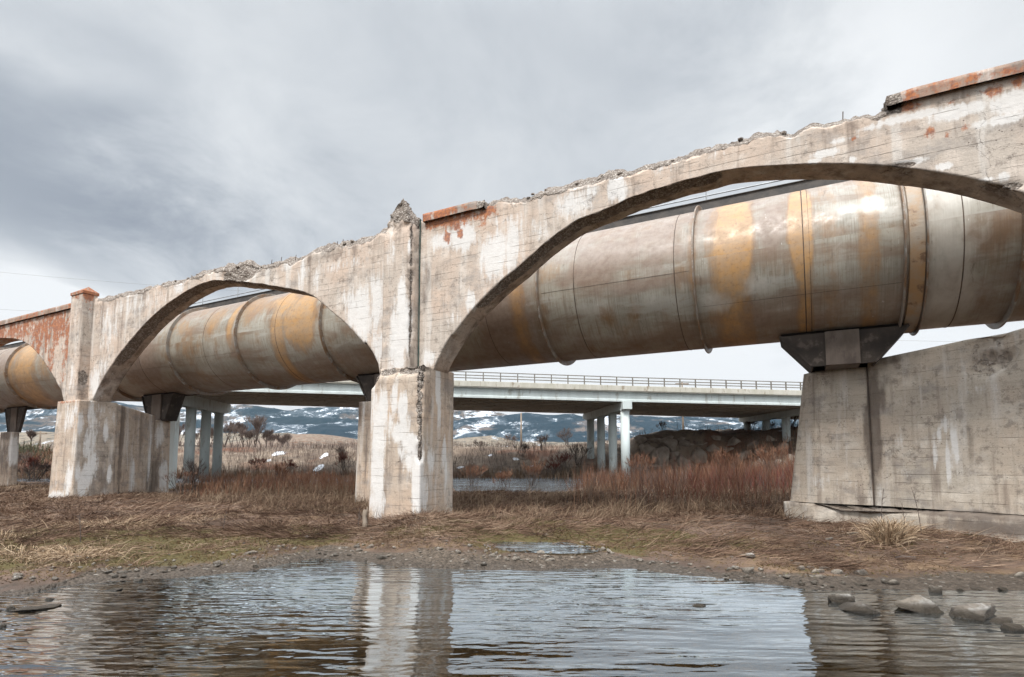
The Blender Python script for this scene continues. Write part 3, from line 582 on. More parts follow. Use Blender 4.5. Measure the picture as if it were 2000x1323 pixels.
# right arch bay
pst(PU, 1200, 490, 140, 34, .9); pst(PU, 1160, 530, 90, 34, .85); pst(PU, 1280, 470, 70, 40, .9); pst(PU, 985, 640, 75, 110, 1.); mk[:, :, PU] = np.maximum(mk[:, :, PU], .6 * ss(-.35, -.85, up + .25 * nn)); pst(PU, 1240, 560, 100, 18, .7); pst(OR, 1070, 530, 40, 26, .45); pst(OR, 1005, 575, 20, 30, .7); pst(OR, 1350, 500, 12, 110, .55)  # underside PU: brown grime plus shade painted into the belly
pst(OR, 1432, 455, 38, 62, 1.6, 3.); pst(OR, 1425, 500, 50, 22, .75); pst(PU, 1505, 440, 34, 44, 1.1); pst(PU, 1385, 430, 22, 24, .8); pst(OR, 1562, 430, 26, 64, 1.5, 3.); pst(OR, 1568, 480, 20, 50, .8); pst(OR, 1620, 500, 30, 40, .4); pst(OR, 1700, 470, 28, 50, .6); pst(PU, 1470, 400, 60, 12, .7)
pst(BL, 1700, 400, 36, 20, 1.); pst(BL, 1640, 410, 50, 14, .7); pst(BL, 1400, 590, 50, 30, .7); pst(BL, 1160, 605, 60, 26, .5); pst(BL, 1810, 400, 30, 26, .9); pst(BL, 1880, 430, 60, 60, .5); pst(BL, 1480, 560, 60, 34, .6); pst(BL, 1250, 590, 70, 22, .5); pst(BL, 1640, 560, 40, 40, .4); pst(BL, 1520, 600, 70, 20, .4)
pst(BL, 1850, 520, 90, 110, .75); pst(BL, 1640, 500, 40, 60, .4)
RB = s_bot(1384); RA = s_bot(1108); RC = s_bot(1752); RD = s_bot(1943); RE = s_bot(415); RF = s_bot(545); RG = s_bot(708); RH = s_bot(285); RI = s_bot(95); RJ = s_bot(22)
print('ring s', [round(x, 2) for x in (RJ, RI, RH, RE, RF, RG, RA, RB, RC, RD)])
for s in (RJ, RI, RH, RE, RF, RG, RA, RB, RC, RD):
    mk[:, :, JN] = np.maximum(mk[:, :, JN], .55 * np.exp(-((SS - s) / .10) ** 2) * ss(-.7, .2, up)); mk[:, :, OR] = np.maximum(mk[:, :, OR], .30 * np.exp(-((SS - s) / .2) ** 2) * ss(-.6, .5, up + .3 * nn))
SEAM = [s_bot(u) for u in (1172, 1350, 1575, 1845, 620, 480, 355, 60, 240)] + [s_bot(1008)]
rr = PR + .005 * fbm(SS * .5, AN * 1.0, None, 3, 33) + 0 * SS
for s in SEAM: rr = rr - .006 * np.exp(-((SS - s) / .05) ** 2)
X = SS; Y = np.cos(AN) * rr; Z = np.sin(AN) * rr
V = np.stack([X, Y, Z], -1).reshape(-1, 3)
i = np.arange(ns - 1)[:, None] * na; k = np.arange(na)[None, :]; k2 = (k + 1) % na
F = np.stack([i + k, i + na + k, i + na + k2, i + k2], -1).reshape(-1, 4)
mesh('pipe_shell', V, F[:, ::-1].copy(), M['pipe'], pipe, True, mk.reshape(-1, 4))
def ring(s, r0, r1, wd, name='stiffener_ring', mat=None, n=120):
    prof = [(s - wd / 2, r0), (s - wd / 2, r1 - .008), (s - wd / 2 + .008, r1), (s + wd / 2 - .008, r1), (s + wd / 2, r1 - .008), (s + wd / 2, r0)]
    V = []; Fc = []; m = len(prof)
    for a in range(n):
        t = 2 * math.pi * a / n
        for x, r in prof: V.append((x, math.cos(t) * r, math.sin(t) * r))
    for a in range(n):
        for j in range(m - 1): Fc.append((a * m + j, a * m + j + 1, ((a + 1) % n) * m + j + 1, ((a + 1) % n) * m + j))
    return mesh(name, V, Fc, mat or M['ring'], pipe, False)
for s in (RJ, RI, RH, RE, RF, RG, RA, RB, RD): ring(s, PR - .02, PR + .13, .035)
for s in (-34., -38.5, -43., -47.5, 14.8): ring(s, PR - .02, PR + .13, .035)
ring(RC - .06, PR - .02, PR + .13, .03); o = ring(RC + .14, PR - .02, PR + .05, .26, 'clamp_band', M['rustclamp']); ring(RC + .30, PR - .02, PR + .12, .03)
for s in SEAM: ring(s, PR - .02, PR + .004, .022, 'seam', M['seam'])
ring(s_bot(1585), PR - .02, PR + .004, .016, 'seam', M['seam'])
# longitudinal seams
for sa, sb_, a in ((RE, RF, -2.75), (RA, RB, -3.0), (RB, RC, -2.5), (RI, RH, -2.7), (RH, RE, -2.65)):
    m_ = MB(); a = a; P_ = [(x, math.cos(a) * (PR + .002), math.sin(a) * (PR + .002)) for x in np.linspace(sa + .1, sb_ - .1, 12)]; m_.tube(P_, .003, 5); m_.build('seam', M['seam'], pipe)

# ---------------------------------------------------------------- catwalk on top of the pipe
cw = tag(empty('catwalk', tuple(wor(0, PW_, PZ + PR)), ROT), 'dark steel catwalk with thin rail posts running along the top of the pipe', 'catwalk')
m_ = MB(); y0 = -.05; zb = .13; zt = .36
m_.box((S0, y0, zb), (S1, y0 + .012, zt)); m_.box((S0, y0 - .04, zt), (S1, y0 + .05, zt + .014)); m_.box((S0, y0 - .04, zb - .012), (S1, y0 + .05, zb)); m_.build('stringer', M['darksteel'], cw)
m_ = MB(); y1 = .75; m_.box((S0, y1, zb), (S1, y1 + .012, zt)); m_.box((S0, y1 - .04, zt), (S1, y1 + .05, zt + .014)); m_.build('stringer', M['darksteel'], cw)
m_ = MB(); m_.box((S0, y0 + .012, zt - .05), (S1, y1, zt - .02)); m_.build('deck_plate', M['darksteel'], cw)
leg = MB(); leg.box((-.03, -.03, -.03), (.03, .03, zb - .012))
post = MB(); post.tube([(0, 0, 0), (0, 0, 1.02)], .02, 6)
p0 = None; sp = np.r_[np.arange(RB - .0 - 2.45 * 16, RB, 2.45)[-16:], RB + np.arange(0, 8, 2.45)]
for s in sp:
    if p0 is None: p0 = post.build('rail_post', M['galv'], cw); l0 = leg.build('bracket', M['darksteel'], cw)
    else: p0 = p0.copy(); COL.objects.link(p0); p0.parent = cw; l0 = l0.copy(); COL.objects.link(l0); l0.parent = cw
    p0.location = (s, y1 - .03, zt); l0.location = (s, y0 + .02, 0)
for h in (.5, 1.0): m_ = MB(); m_.tube([(S0, y1 - .03, zt + h), (S1, y1 - .03, zt + h)], .018, 6); m_.build('handrail', M['galv'], cw)

# ---------------------------------------------------------------- concrete supports under the pipe
def loft(name, bot, top, z0, z1, mat, parent, stains=(), mask_fn=None, res=.07, bites=(), post=None, label=None, amp=.008, ztops=None):
    """polygon plan (local s,w), bottom and top outline, vertical sides"""
    bot = np.array(bot, float); top = np.array(top, float); k = len(bot); per = []
    zt = np.full(k, z1) if ztops is None else np.array(ztops, float)
    for i in range(k):
        j = (i + 1) % k; L_ = np.hypot(*(bot[j] - bot[i])); n = max(1, int(L_ / res))
        nm = np.array([(bot[j] - bot[i])[1], -(bot[j] - bot[i])[0]]) / max(L_, 1e-6)
        for q in range(n): f = q / n; per.append((*(bot[i] + (bot[j] - bot[i]) * f), *(top[i] + (top[j] - top[i]) * f), *nm, zt[i] + (zt[j] - zt[i]) * f))
    per = np.array(per); n = len(per); nz = max(2, int((z1 - z0) / res)); P = []; N = []
    for i in range(nz + 1):
        f = i / nz; P.append(np.c_[per[:, :2] + (per[:, 2:4] - per[:, :2]) * f, z0 + (per[:, 6] - z0) * f]); N.append(np.c_[per[:, 4:6], np.zeros(n)])
    cc = per[:, 2:4].mean(0); cz = per[:, 6].mean()
    for g in (.15, .4, .7, .95): P.append(np.c_[per[:, 2:4] + (cc - per[:, 2:4]) * g, per[:, 6] + (cz - per[:, 6]) * g]); N.append(np.tile([0, 0, 1.], (n, 1)))
    R0 = len(P); P = np.concatenate(P); N = np.concatenate(N); m = paint(P, stains)
    for c, rh, rv, d in bites: m[:, 3] = np.maximum(m[:, 3], .42 * blob(P, c, rh, rv, 3.))
    if mask_fn: m = mask_fn(P, m)
    P = bite(P, N, bites); P = P + N * (amp * fbm(P[:, 0] * 2 + 9, P[:, 1] * 2, P[:, 2] * 2, 4, 15))[:, None]
    if post: P = post(P)
    q = np.arange(n); F = []
    for r in range(R0 - 1): F.append(np.stack([r * n + q, r * n + (q + 1) % n, (r + 1) * n + (q + 1) % n, (r + 1) * n + q], -1))
    F = [tuple(map(int, f)) for f in np.concatenate(F)] + [tuple(int((R0 - 1) * n + i) for i in range(n))]
    o = mesh(name, P, F, mat, parent, True, m)
    if label: o['label'] = label
    return o
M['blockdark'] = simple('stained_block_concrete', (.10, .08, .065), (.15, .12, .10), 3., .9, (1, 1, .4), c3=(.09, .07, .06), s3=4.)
def saddle(par, sc_, w0=3.95, wd=1.3, z0=3.8, hb=.75, ht=1.3, block=True):
    """flared steel cradle that carries the pipe"""
    m_ = MB(); zt = PZ - PR - .03
    for w in (w0, w0 + wd - .05):     # two flared web plates, hollow in the middle
        for sg in (-1, 1):
            a = [(sc_ + sg * hb * .45, z0), (sc_ + sg * hb, z0), (sc_ + sg * ht, zt), (sc_ + sg * ht, zt + .02), (sc_ + sg * hb * .45, zt + .02)]
            n = len(a); m_.add([(s, w, z) for s, z in a] + [(s, w + .05, z) for s, z in a], [tuple(range(n)), tuple(range(2 * n - 1, n - 1, -1))] + [(i, (i + 1) % n, (i + 1) % n + n, i + n) for i in range(n)])
    for sg in (-1, 1):
        m_.bar((sc_ + sg * hb, w0 + wd / 2, z0), (sc_ + sg * (ht + .02), w0 + wd / 2, zt + .02), wd + .1, .05)
    m_.build('steel_saddle', M['saddle'], par)
    if block:
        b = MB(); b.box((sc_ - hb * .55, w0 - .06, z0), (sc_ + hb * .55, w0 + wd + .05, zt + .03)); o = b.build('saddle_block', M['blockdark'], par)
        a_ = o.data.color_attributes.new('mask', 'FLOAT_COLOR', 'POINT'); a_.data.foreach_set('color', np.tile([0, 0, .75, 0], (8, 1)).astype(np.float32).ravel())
    # cradle plate following the shell
    V = []; Fc = []; aa = np.linspace(-1.85, -1.2, 16)
    for a in aa:
        for x in (sc_ - ht, sc_ + ht):
            for r in (PR + .012, PR + .045): V.append((x, PW_ + math.cos(a) * r, PZ + math.sin(a) * r))
    for i in range(15):
        b = i * 4; Fc += [(b, b + 2, b + 6, b + 4), (b + 1, b + 5, b + 7, b + 3), (b, b + 4, b + 5, b + 1), (b + 2, b + 3, b + 7, b + 6)]
    mesh('cradle_plate', V, Fc, M['saddle'], par, True)
supg = 'concrete supports under the pipe'
# right support and its long broken wing wall
sr = tag(empty('pipe_support', OO, ROT), 'broad grey concrete support at the right with a long broken wing wall', 'pipe support', supg)
Cc = loc([8.1, 12.6, 0]); Bb = loc([7.2, 13.3, 0]); Aa = loc([6.92, 13.95, 0]); Dd = loc([9.55, 10.2, 0]); Ee = loc([11.9, 6.3, 0])
vec = (Dd - Cc)[:2]; vec = vec / np.hypot(*vec); nrm_ = np.array([-vec[1], vec[0]]); nrm_ = nrm_ if nrm_[1] > 0 else -nrm_
Cc, Bb, Aa, Dd, Ee = [x[:2] for x in (Cc, Bb, Aa, Dd, Ee)]
back = nrm_ * 1.25
def P3(p, z): return np.array([p[0], p[1], z])
def wallpt(u, v):      # photo point on the wing wall face
    d = ray(u, v); n3 = Sv * nrm_[0] + Wv * nrm_[1]; c0 = wor(Cc[0], Cc[1], 0); t = ((c0 - CAM) @ n3) / (d @ n3); return loc(CAM + d * t)
def wst(lst):
    out = []
    for ch, u, v, ru, rv, k in lst:
        c = wallpt(u, v); a = wallpt(u + ru, v); b = wallpt(u, v - rv); out.append((ch, c, max(.03, math.hypot(a[0] - c[0], a[1] - c[1])), max(.03, abs(b[2] - c[2])), k))
    return out
stw = wst([(WH, 1852, 905, 5, 40, 1.), (WH, 1862, 860, 7, 26, .9), (WH, 1827, 890, 4, 36, .95), (WH, 1868, 880, 5, 26, .95), (WH, 1834, 850, 5, 18, .7), (WH, 1850, 830, 14, 20, .55), (WH, 1620, 940, 60, 14, .35), (WH, 1770, 925, 30, 12, .3), (WH, 1920, 760, 30, 12, .4),
    (DK, 1706, 850, 15, 80, 1.4), (DK, 1706, 770, 14, 50, 1.1), (DK, 1706, 895, 11, 18, 1.1), (DK, 1708, 905, 11, 9, 1.1), (DK, 1725, 780, 6, 36, .7), (DK, 1730, 740, 12, 20, .6), (DK, 1640, 740, 14, 40, .45), (DK, 1655, 800, 10, 50, .4), (DK, 1690, 725, 10, 26, .55), (DK, 1760, 730, 60, 20, .35), (DK, 1870, 780, 50, 14, .32), (DK, 1895, 860, 10, 50, .6), (DK, 1880, 820, 30, 50, .4), (DK, 1840, 820, 30, 50, .3), (DK, 1988, 860, 4, 60, .5), (DK, 1600, 790, 26, 40, .25), (DK, 1790, 980, 90, 10, .35), (DK, 1930, 1010, 60, 12, .9), (DK, 1870, 1018, 30, 8, .7), (DK, 1960, 990, 50, 8, .4), (DK, 1880, 700, 20, 30, .25),
    (LI, 1570, 920, 8, 60, .0)])
zp = 3.84
A2 = Aa + np.array([.42, -.1]); B2 = Bb + np.array([.12, -.02])
loft('pier', [Aa, Bb, Cc, Cc + back, Aa + back * 1.1], [A2, B2, Cc, Cc + back, A2 + back * 1.1], .70, zp, M['greypier'], sr, stw, mask_fn=lambda P, m: m, label='pier under the pipe with a brown stained slanting nose')
# wing wall
top = [wallpt(u, v)[2] for u, v in ((1716, 702), (1800, 683), (1887, 664), (1893, 663), (1960, 652), (2000, 641))]
ws = [wallpt(u, v)[:2] for u, v in ((1700, 702), (1800, 683), (1887, 664), (1893, 663), (1960, 652), (2000, 641))]
gap = vec * .05
pts = [Cc + gap] + ws[1:] + [Ee]; zts = [top[0]] + top[1:] + [top[-1] + .25]
outer = np.array(pts); inner = outer + nrm_ * .62
hb = [(wallpt(u, v), .17, .17, .07) for u, v in ((1908, 680), (1925, 672), (1945, 668), (1962, 664), (1910, 700), (1930, 700), (1950, 695), (1966, 688), (1908, 720), (1925, 722), (1948, 712), (1962, 705))]; stw += [(DK, wallpt(u, v), .25, .2, .5) for u, v in ((1915, 700), (1940, 690), (1958, 700))]; stw = stw + wst([(DK, 1740, 705, 30, 10, .6), (DK, 1800, 690, 60, 12, .45), (WH, 1700, 960, 60, 14, .3), (WH, 1780, 860, 40, 30, .25), (DK, 1790, 800, 60, 20, .25), (DK, 1625, 860, 20, 60, .25), (WH, 1600, 880, 14, 90, .35), (DK, 1580, 700, 10, 14, .4), (LI, 1590, 860, 3, 3, 0)])
loft('wing_wall', list(outer) + list(inner[::-1]), list(outer) + list(inner[::-1]), .70, 4.2, M['greypier'], sr, stw, bites=hb, res=.055, ztops=zts + zts[::-1], label='long wing wall with a broken patch near its top')
# footing ledge with a ragged undercut
fo = [Aa + np.array([-.15, -.0]), Bb - nrm_ * .10, Cc - nrm_ * .10, Dd - nrm_ * .07, Ee - nrm_ * .07, Ee + nrm_ * .7, Cc + nrm_ * 1.3, Aa + nrm_ * 1.4]
cutb = [(P3(Cc - nrm_ * .1 + vec * x, .68), .5, .07, .12) for x in np.arange(-.9, .9, .35)] + [(P3(Cc - nrm_ * .1 + vec * x, .69), .4, .045, .06) for x in np.arange(1., 5, .5)]
loft('footing', fo, fo, -.3, .69, M['greypier'], sr, [(DK, P3(Cc + vec * x, .66), .6, .10, .95) for x in np.arange(-1.2, 5., .5)] + [(DK, P3(Dd + vec * x, .42), .6, .16, .9) for x in np.arange(-1, 2, .5)], bites=cutb)
m_ = MB(); g = Cc + gap / 2; m_.box((g[0] - .02, g[1] + .03, .7), (g[0] + .02, g[1] + .3, zp)); m_.build('joint', M['seam'], sr)
saddle(sr, 10.17, 3.9, 1.2, zp, .60, 1.22)
# middle support: slim pier seen left of the big pier
def support(s0, s1, w0, w1, zt, label, st=(), footz=-.2, msk=None, sh=(.62, 1.15)):
    r = tag(empty('pipe_support', OO, ROT), label, 'pipe support', supg)
    prism('pier', (s0, s1, w0, w1), footz, zt, M['pier'], list(st), parent=r, taper=(.06, .06, .05, .05), res=.08, mask_fn=msk)
    saddle(r, (s0 + s1) / 2, max(w0 + .3, 3.95), min(1.2, w1 - w0 - .35), zt - .005, *sh); return r
stm = stains_at([(DK, 700, 800, 8, 40, .8), (WH, 709, 800, 3, 14, .8), (DK, 714, 860, 6, 90, .5), (DK, 697, 960, 10, 20, .4)], w=3.6)
support(-3.86, -2.2, 3.6, 5.3, 3.66, 'slim concrete support half hidden behind the big middle pier', stm)
stl = stains_at([(WH, 292, 870, 4, 60, .75), (WH, 318, 930, 10, 34, .6), (WH, 325, 850, 6, 60, .4), (DK, 326, 835, 10, 26, .5), (DK, 310, 920, 26, 50, .7), (DK, 295, 940, 10, 50, .8), (WH, 290, 840, 4, 20, .9)], w=3.6) + stains_at([(WH, 312, 850, 10, 26, .8), (WH, 320, 930, 9, 34, .7), (DK, 326, 840, 6, 20, .5), (DK, 308, 915, 14, 60, .6)], s=pw(297, 880, 3.6)[0])
def wback(u, s1, w0):
    ws_ = np.arange(w0, w0 + 6, .02); return float(ws_[np.argmin([abs(pw(u, 880, w_)[0] - s1) for w_ in ws_])])
sL = pw(297, 880, 3.6)[0]; wL = wback(334, sL, 3.6); sF = -28.3; wF_ = wback(38, sF, 3.6); print('supports', sL, wL, sF, wF_)
rl = support(sL - .8, sL, 3.6, wL, 3.45, 'stained concrete support and low wall just behind the far pier', stl)
# low connecting wall
a = np.array([-13.9, 1.4]); b = np.array([-15.3, 3.6]); dv = (b - a) / np.hypot(*(b - a)); nr2 = np.array([dv[1], -dv[0]]); nr2 = nr2 if nr2[0] > 0 else -nr2
sw = [(DK, P3(a + dv * .35, z), .16, .9, .85) for z in (1.2, 2.4, 3.4)] + [(WH, P3(a + (b - a) * .45, 1.2), .2, .9, .6), (WH, P3(a + (b - a) * .9, 2.2), .12, 1.6, .7), (DK, P3(b, .8), .5, .8, .7)]
loft('link_wall', [a, a - nr2 * .6, b - nr2 * .6, b][::-1], [a, a - nr2 * .6, b - nr2 * .6, b][::-1], -.2, 3.8, M['pier'], rl, sw, ztops=[3.62, 3.62, 3.86, 3.86])
stq = stains_at([(WH, 24, 880, 12, 30, .9), (WH, 34, 870, 4, 40, .8), (DK, 10, 900, 20, 50, .6), (DK, 10, 850, 30, 14, .7)], w=3.6)
support(sF - 1.5, sF, 3.6, wF_, 3.25, 'farthest concrete support at the left edge with a white lime fan', stq)
# tall pale column behind the left support
q0 = pw(338, 930, 6.4); q1 = pw(344, 785, 6.4); tl = tag(empty('battered_column', OO, ROT), 'tall leaning column with a pale painted face between the far pier and the bridge columns', 'column')
m_ = MB(); s_b = q0[0]; s_t = q1[0]
m_.add([(s_b - .45, 6.4, -.2), (s_b - .1, 6.4, -.2), (s_b - .1, 6.62, -.2), (s_b - .45, 6.62, -.2), (s_t - .75, 6.4, 4.35), (s_t + .02, 6.4, 4.35), (s_t + .02, 6.62, 4.35), (s_t - .75, 6.62, 4.35)], [(0, 3, 2, 1), (4, 5, 6, 7), (0, 1, 5, 4), (1, 2, 6, 5), (2, 3, 7, 6), (3, 0, 4, 7)])
m_.build('shaft', M['hwpaint'], tl)
m_ = MB(); m_.box((s_t - .8, 6.35, 4.35), (s_t + .06, 6.67, 4.5)); m_.build('bearing_plate', M['darksteel'], tl)
# ================================================================ highway bridge behind
hb_ = tag(empty('highway_bridge', (10.4, 50, 0)), 'modern grey concrete highway bridge with girders, round columns and an open railing behind the pipe', 'bridge')
HO = np.array([10.4, 50., 0])
def nY(x): return 50 + (x - 10.4) * (.17 if x < 10.4 else .14)      # near edge of the deck
def fY(x): return 64.1 + (x - 8.6) * .225
def zg(x, z): return z - .0075 * (x - 10.4)                # slight fall to the right
XL, XR = -46., 46.
def strip(name, prof, mat, xs, far=0., parent=hb_):
    """profile (offset beyond the near edge, z) swept along the deck; offset is a fraction of the way across when far=1"""
    V = []; Fc = []; n = len(prof)
    for x in xs:
        for o, z in prof:
            y = nY(x) + o if not far else nY(x) + (fY(x) - nY(x)) * o
            V.append((x - HO[0], y - HO[1], zg(x, z)))
    for i in range(len(xs) - 1):
        for k in range(n): Fc.append((i * n + k, i * n + (k + 1) % n, (i + 1) * n + (k + 1) % n, (i + 1) * n + k))
    Fc.append(tuple(range(n - 1, -1, -1))); Fc.append(tuple((len(xs) - 1) * n + k for k in range(n)))
    return mesh(name, V, Fc, mat, parent, False)
xs = [XL, -20, 10.4, XR]
def full(x): return fY(x) - nY(x)
V = []; Fc = []
for x in xs:
    for y, z in ((nY(x) + .30, 8.0), (fY(x) - .3, 8.0), (fY(x) - .3, 8.22), (nY(x) + .30, 8.22)): V.append((x - HO[0], y - HO[1], zg(x, z)))
for i in range(3):
    for k in range(4): Fc.append((i * 4 + k, i * 4 + (k + 1) % 4, i * 4 + 4 + (k + 1) % 4, i * 4 + 4 + k))
Fc += [(3, 2, 1, 0), (12, 13, 14, 15)]
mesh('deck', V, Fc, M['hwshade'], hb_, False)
xsf = list(np.linspace(XL, XR, 30))
PARA = strip('parapet', [(0, 8.02), (.30, 8.02), (.30, 8.48), (.02, 8.48), (0, 8.46)], M['hwpara'], xsf)
strip('edge_girder', [(.22, 7.05), (.75, 7.05), (.75, 7.25), (.52, 7.4), (.52, 7.8), (.75, 7.95), (.75, 8.0), (.14, 8.0), (.14, 7.92), (.30, 7.86), (.34, 7.3), (.22, 7.22)], M['hwpaint'], xsf)
NG = 9
for g in range(1, NG + 1):
    f = g / NG
    V = []; Fc = []; P_ = [(-.26, 7.07), (.26, 7.07), (.26, 7.15), (.07, 7.24), (.07, 7.78), (.4, 7.93), (.4, 7.998), (-.4, 7.998), (-.4, 7.93), (-.07, 7.78), (-.07, 7.24), (-.26, 7.15)]; n = len(P_)
    for x in xs:
        yc = nY(x) + .5 + (fY(x) - nY(x) - 1.) * f
        for o, z in P_: V.append((x - HO[0], yc + o - HO[1], zg(x, z)))
    for i in range(3):
        for k in range(n): Fc.append((i * n + k, i * n + (k + 1) % n, (i + 1) * n + (k + 1) % n, (i + 1) * n + k))
    mesh('girder', V, Fc, M['girder'], hb_, False)
# conduit on the face
m_ = MB(); m_.tube([(x - HO[0], nY(x) - .03 - HO[1], zg(x, 7.93)) for x in (XL, -20, 10.4, XR)], .035, 6); m_.build('conduit', M['railmetal'], hb_)
m_ = MB()
# railing: posts and three rails
xx = XL; posts = []
while xx < XR: posts.append(xx); xx += 1.50
pm = MB(); pm.box((-.045, .08, 0), (.045, .20, .80)); pm.box((-.08, .05, 0), (.08, .23, .03)); p0 = None
for x in posts:
    if p0 is None: p0 = pm.build('rail_post', M['railmetal'], PARA)
    else: p0 = p0.copy(); COL.objects.link(p0); p0.parent = PARA
    p0.location = (x - HO[0], nY(x) - HO[1], zg(x, 8.48))
for z in (8.74, 8.98, 9.26): m_ = MB(); [m_.bar((a - HO[0], nY(a) + .1 - HO[1], zg(a, z)), (b - HO[0], nY(b) + .1 - HO[1], zg(b, z)), .06, .075) for a, b in ((XL, 10.4), (10.4, XR))]; m_.build('rail', M['railmetal'], PARA)
V = []; Fc = []
for x in xs:
    for o_, z in ((-.3, 8.02), (0, 8.02), (0, 8.46), (-.3, 8.46)): V.append((x - HO[0], fY(x) + o_ - HO[1], zg(x, z)))
for i in range(3):
    for k in range(4): Fc.append((i * 4 + k, i * 4 + (k + 1) % 4, i * 4 + 4 + (k + 1) % 4, i * 4 + 4 + k))
mesh('parapet', V, Fc, M['hwpara'], hb_, False)
# pier caps and columns
def bent(xn, yn, xf, yf, cols, zb=6.3, base=-.6):
    m_ = MB(); d = np.array([xf - xn, yf - yn]); L_ = np.hypot(*d); d = d / L_; p = np.array([-d[1], d[0]]); w = .42
    def q(k, o, z): c = np.array([xn, yn]) + d * k + p * o; return (c[0] - HO[0], c[1] - HO[1], z)
    zt = zg(xn, 7.05); 
    V = [q(-.15, w, zb + .05), q(-.15, -w, zb + .05), q(-.15, -w, zt), q(-.15, w, zt), q(.9, w, zb), q(.9, -w, zb), q(L_ - 1.2, w, zb), q(L_ - 1.2, -w, zb), q(L_, w, zb + .25), q(L_, -w, zb + .25), q(L_, w, zt), q(L_, -w, zt)]
    m_.add(V, [(0, 1, 2, 3), (0, 4, 5, 1), (4, 6, 7, 5), (6, 8, 9, 7), (8, 10, 11, 9), (3, 2, 11, 10), (1, 5, 7, 9, 11, 2), (0, 3, 10, 8, 6, 4)])
    cp = m_.build('pier_cap', M['hwpaint'], hb_)
    for u, b in cols:
        t = (u - 1000) / (FP / math.cos(TH)); # crossing of the sight line with the cap line
        k = (t * yn - xn) / (d[0] - t * d[1]); k = min(max(k, .3), L_ - .3)
        c = np.array([xn, yn]) + d * k; m2 = MB(); m2.tube([(c[0] - HO[0], c[1] - HO[1], b), (c[0] - HO[0], c[1] - HO[1], zb + .06)], .41, 24)
        m2.tube([(c[0] - HO[0], c[1] - HO[1], zb - .10), (c[0] - HO[0], c[1] - HO[1], zb + .04)], .45, 24)
        m2.build('column', M['hwpaint'], cp, True)
bent(10.4, 50., 8.6, 64.1, [(1222, -.6), (1197.5, -.6), (1174.5, -.6), (1154, -.6)])
bent(-27.6, 43.6, -28.7, 55.6, [(330, 0), (369, 0), (399, 0), (424, 0)])
bent(29.2, 53.0, 28.4, 68.5, [(1580, 2.), (1538, 2.), (1499, 2.), (1462, 2.)])
# ================================================================ ground, river, hills
shore_px = [(-700, 1190), (-300, 1176), (0, 1166), (60, 1160), (110, 1146), (200, 1138), (330, 1130), (400, 1124), (480, 1117), (560, 1100), (620, 1088), (690, 1090), (740, 1098), (850, 1108), (960, 1112), (1060, 1112), (1130, 1104), (1250, 1108), (1350, 1122), (1450, 1136), (1560, 1150), (1700, 1150), (1850, 1152), (2000, 1150), (2300, 1165), (2800, 1180)]
_sh = np.array([atZ(u, v, 0.)[:2] for u, v in shore_px])
def shore(x): return np.interp(x, _sh[:, 0], _sh[:, 1])
def gz(x, y, fine=True):
    x = np.asarray(x, float); y = np.asarray(y, float)
    t = y - shore(x) + .35 * fbm(x * .9, y * .9, None, 3, 71) * ss(30, 20, y)
    z = np.where(t > 0, .33 * (1 - np.exp(-np.maximum(t, 0) / 2.6)) + .002, -.42 * (1 - np.exp(np.minimum(t, 0) / 3.2)))
    lump_ = fbm(x * .55, y * .55, None, 4, 72) * .13 + (fbm(x * 2.3, y * 2.3, None, 3, 73) * .06 if fine else 0)
    z = z + lump_ * np.clip(t / 1.6, .25, 1)
    z = z + .24 * np.exp(-(((x + 1.9) / 1.4) ** 2 + ((y - 11.9) / 1.3) ** 2)) + .12 * np.exp(-(((x + 1.) / 1.1) ** 2 + ((y - 10.2) / .8) ** 2))
    kp = np.exp(-((((x - .35) / 1.5) ** 2 + ((y - 10.3 + .3 * x) / .9) ** 2)) ** 2); z = z * (1 - kp) + .20 * kp + kp * .03 * fbm(x * 3, y * 3, None, 3, 74)
    z = z - .14 * np.exp(-((((x - .35) / .85) ** 2 + ((y - 10.3 + .3 * x) / .5) ** 2)) ** 1.5)     # puddle hollow
    # river behind
    u_ = x / np.maximum(y, 1) * 1089 + 1000; e1 = 34.5 - 10.5 * ss(860, 900, u_) * ss(1180, 1100, u_) - 4 * ss(560, 620, u_) * ss(720, 700, u_) + 1.5 * fbm(x * .08, 0 * x, None, 3, 75); z = z * ss(e1 + 4, e1, y) + -.35 * ss(e1, e1 + 4, y) * ss(70, 50, y)
    u = x / np.maximum(y, 1) * 1089 + 1000
    top = np.interp(u, [-600, 0, 100, 430, 690, 890, 1100, 1150, 1230, 1250, 1400, 1560, 1700, 2400], [3.2, 3.1, 3.1, 2.9, 2.9, 3.0, 3.1, 3.4, 4.0, 4.35, 4.7, 5.1, 5.2, 5.2])
    steep = ss(1215, 1250, u) * ss(1480, 1400, u)
    y0 = 53.5 + 2 * fbm(x * .06, 0 * x + 3, None, 3, 76); y0 = y0 + steep * 6.5 - ss(1400, 1500, u) * 3
    wd = 17 - steep * 13 - ss(1400, 1500, u) * 4
    k = ss(0, 1, (y - y0) / wd); k = k + steep * .0
    rough = fbm(x * .22, y * .22, None, 5, 77) * (1.0 + .8 * steep) + fbm(x * .9, y * .9, None, 3, 78) * .22
    z = z + k * (top + .35) + k * rough * .55 * ss(140, 80, y)
    z = z + ss(80, 260, y) * np.interp(y, [80, 260, 1200, 9000], [0, 3.0, 14, 30])
    z = z + 26 * np.exp(-(((x + 275) / 110) ** 2 + ((y - 760) / 130) ** 2))     # brown foothill
    return z
angs = np.unique(np.r_[np.linspace(-180, -52, 60), np.linspace(-52, 52, 980), np.linspace(52, 180, 60)])
rad = np.unique(np.r_[np.linspace(.6, 5, 24), np.geomspace(5, 32, 360), np.geomspace(32, 120, 260), np.geomspace(120, 9000, 120)])
AG, RD_ = np.meshgrid(np.radians(angs), rad, indexing='ij')
GX, GY = RD_ * np.sin(AG), RD_ * np.cos(AG)
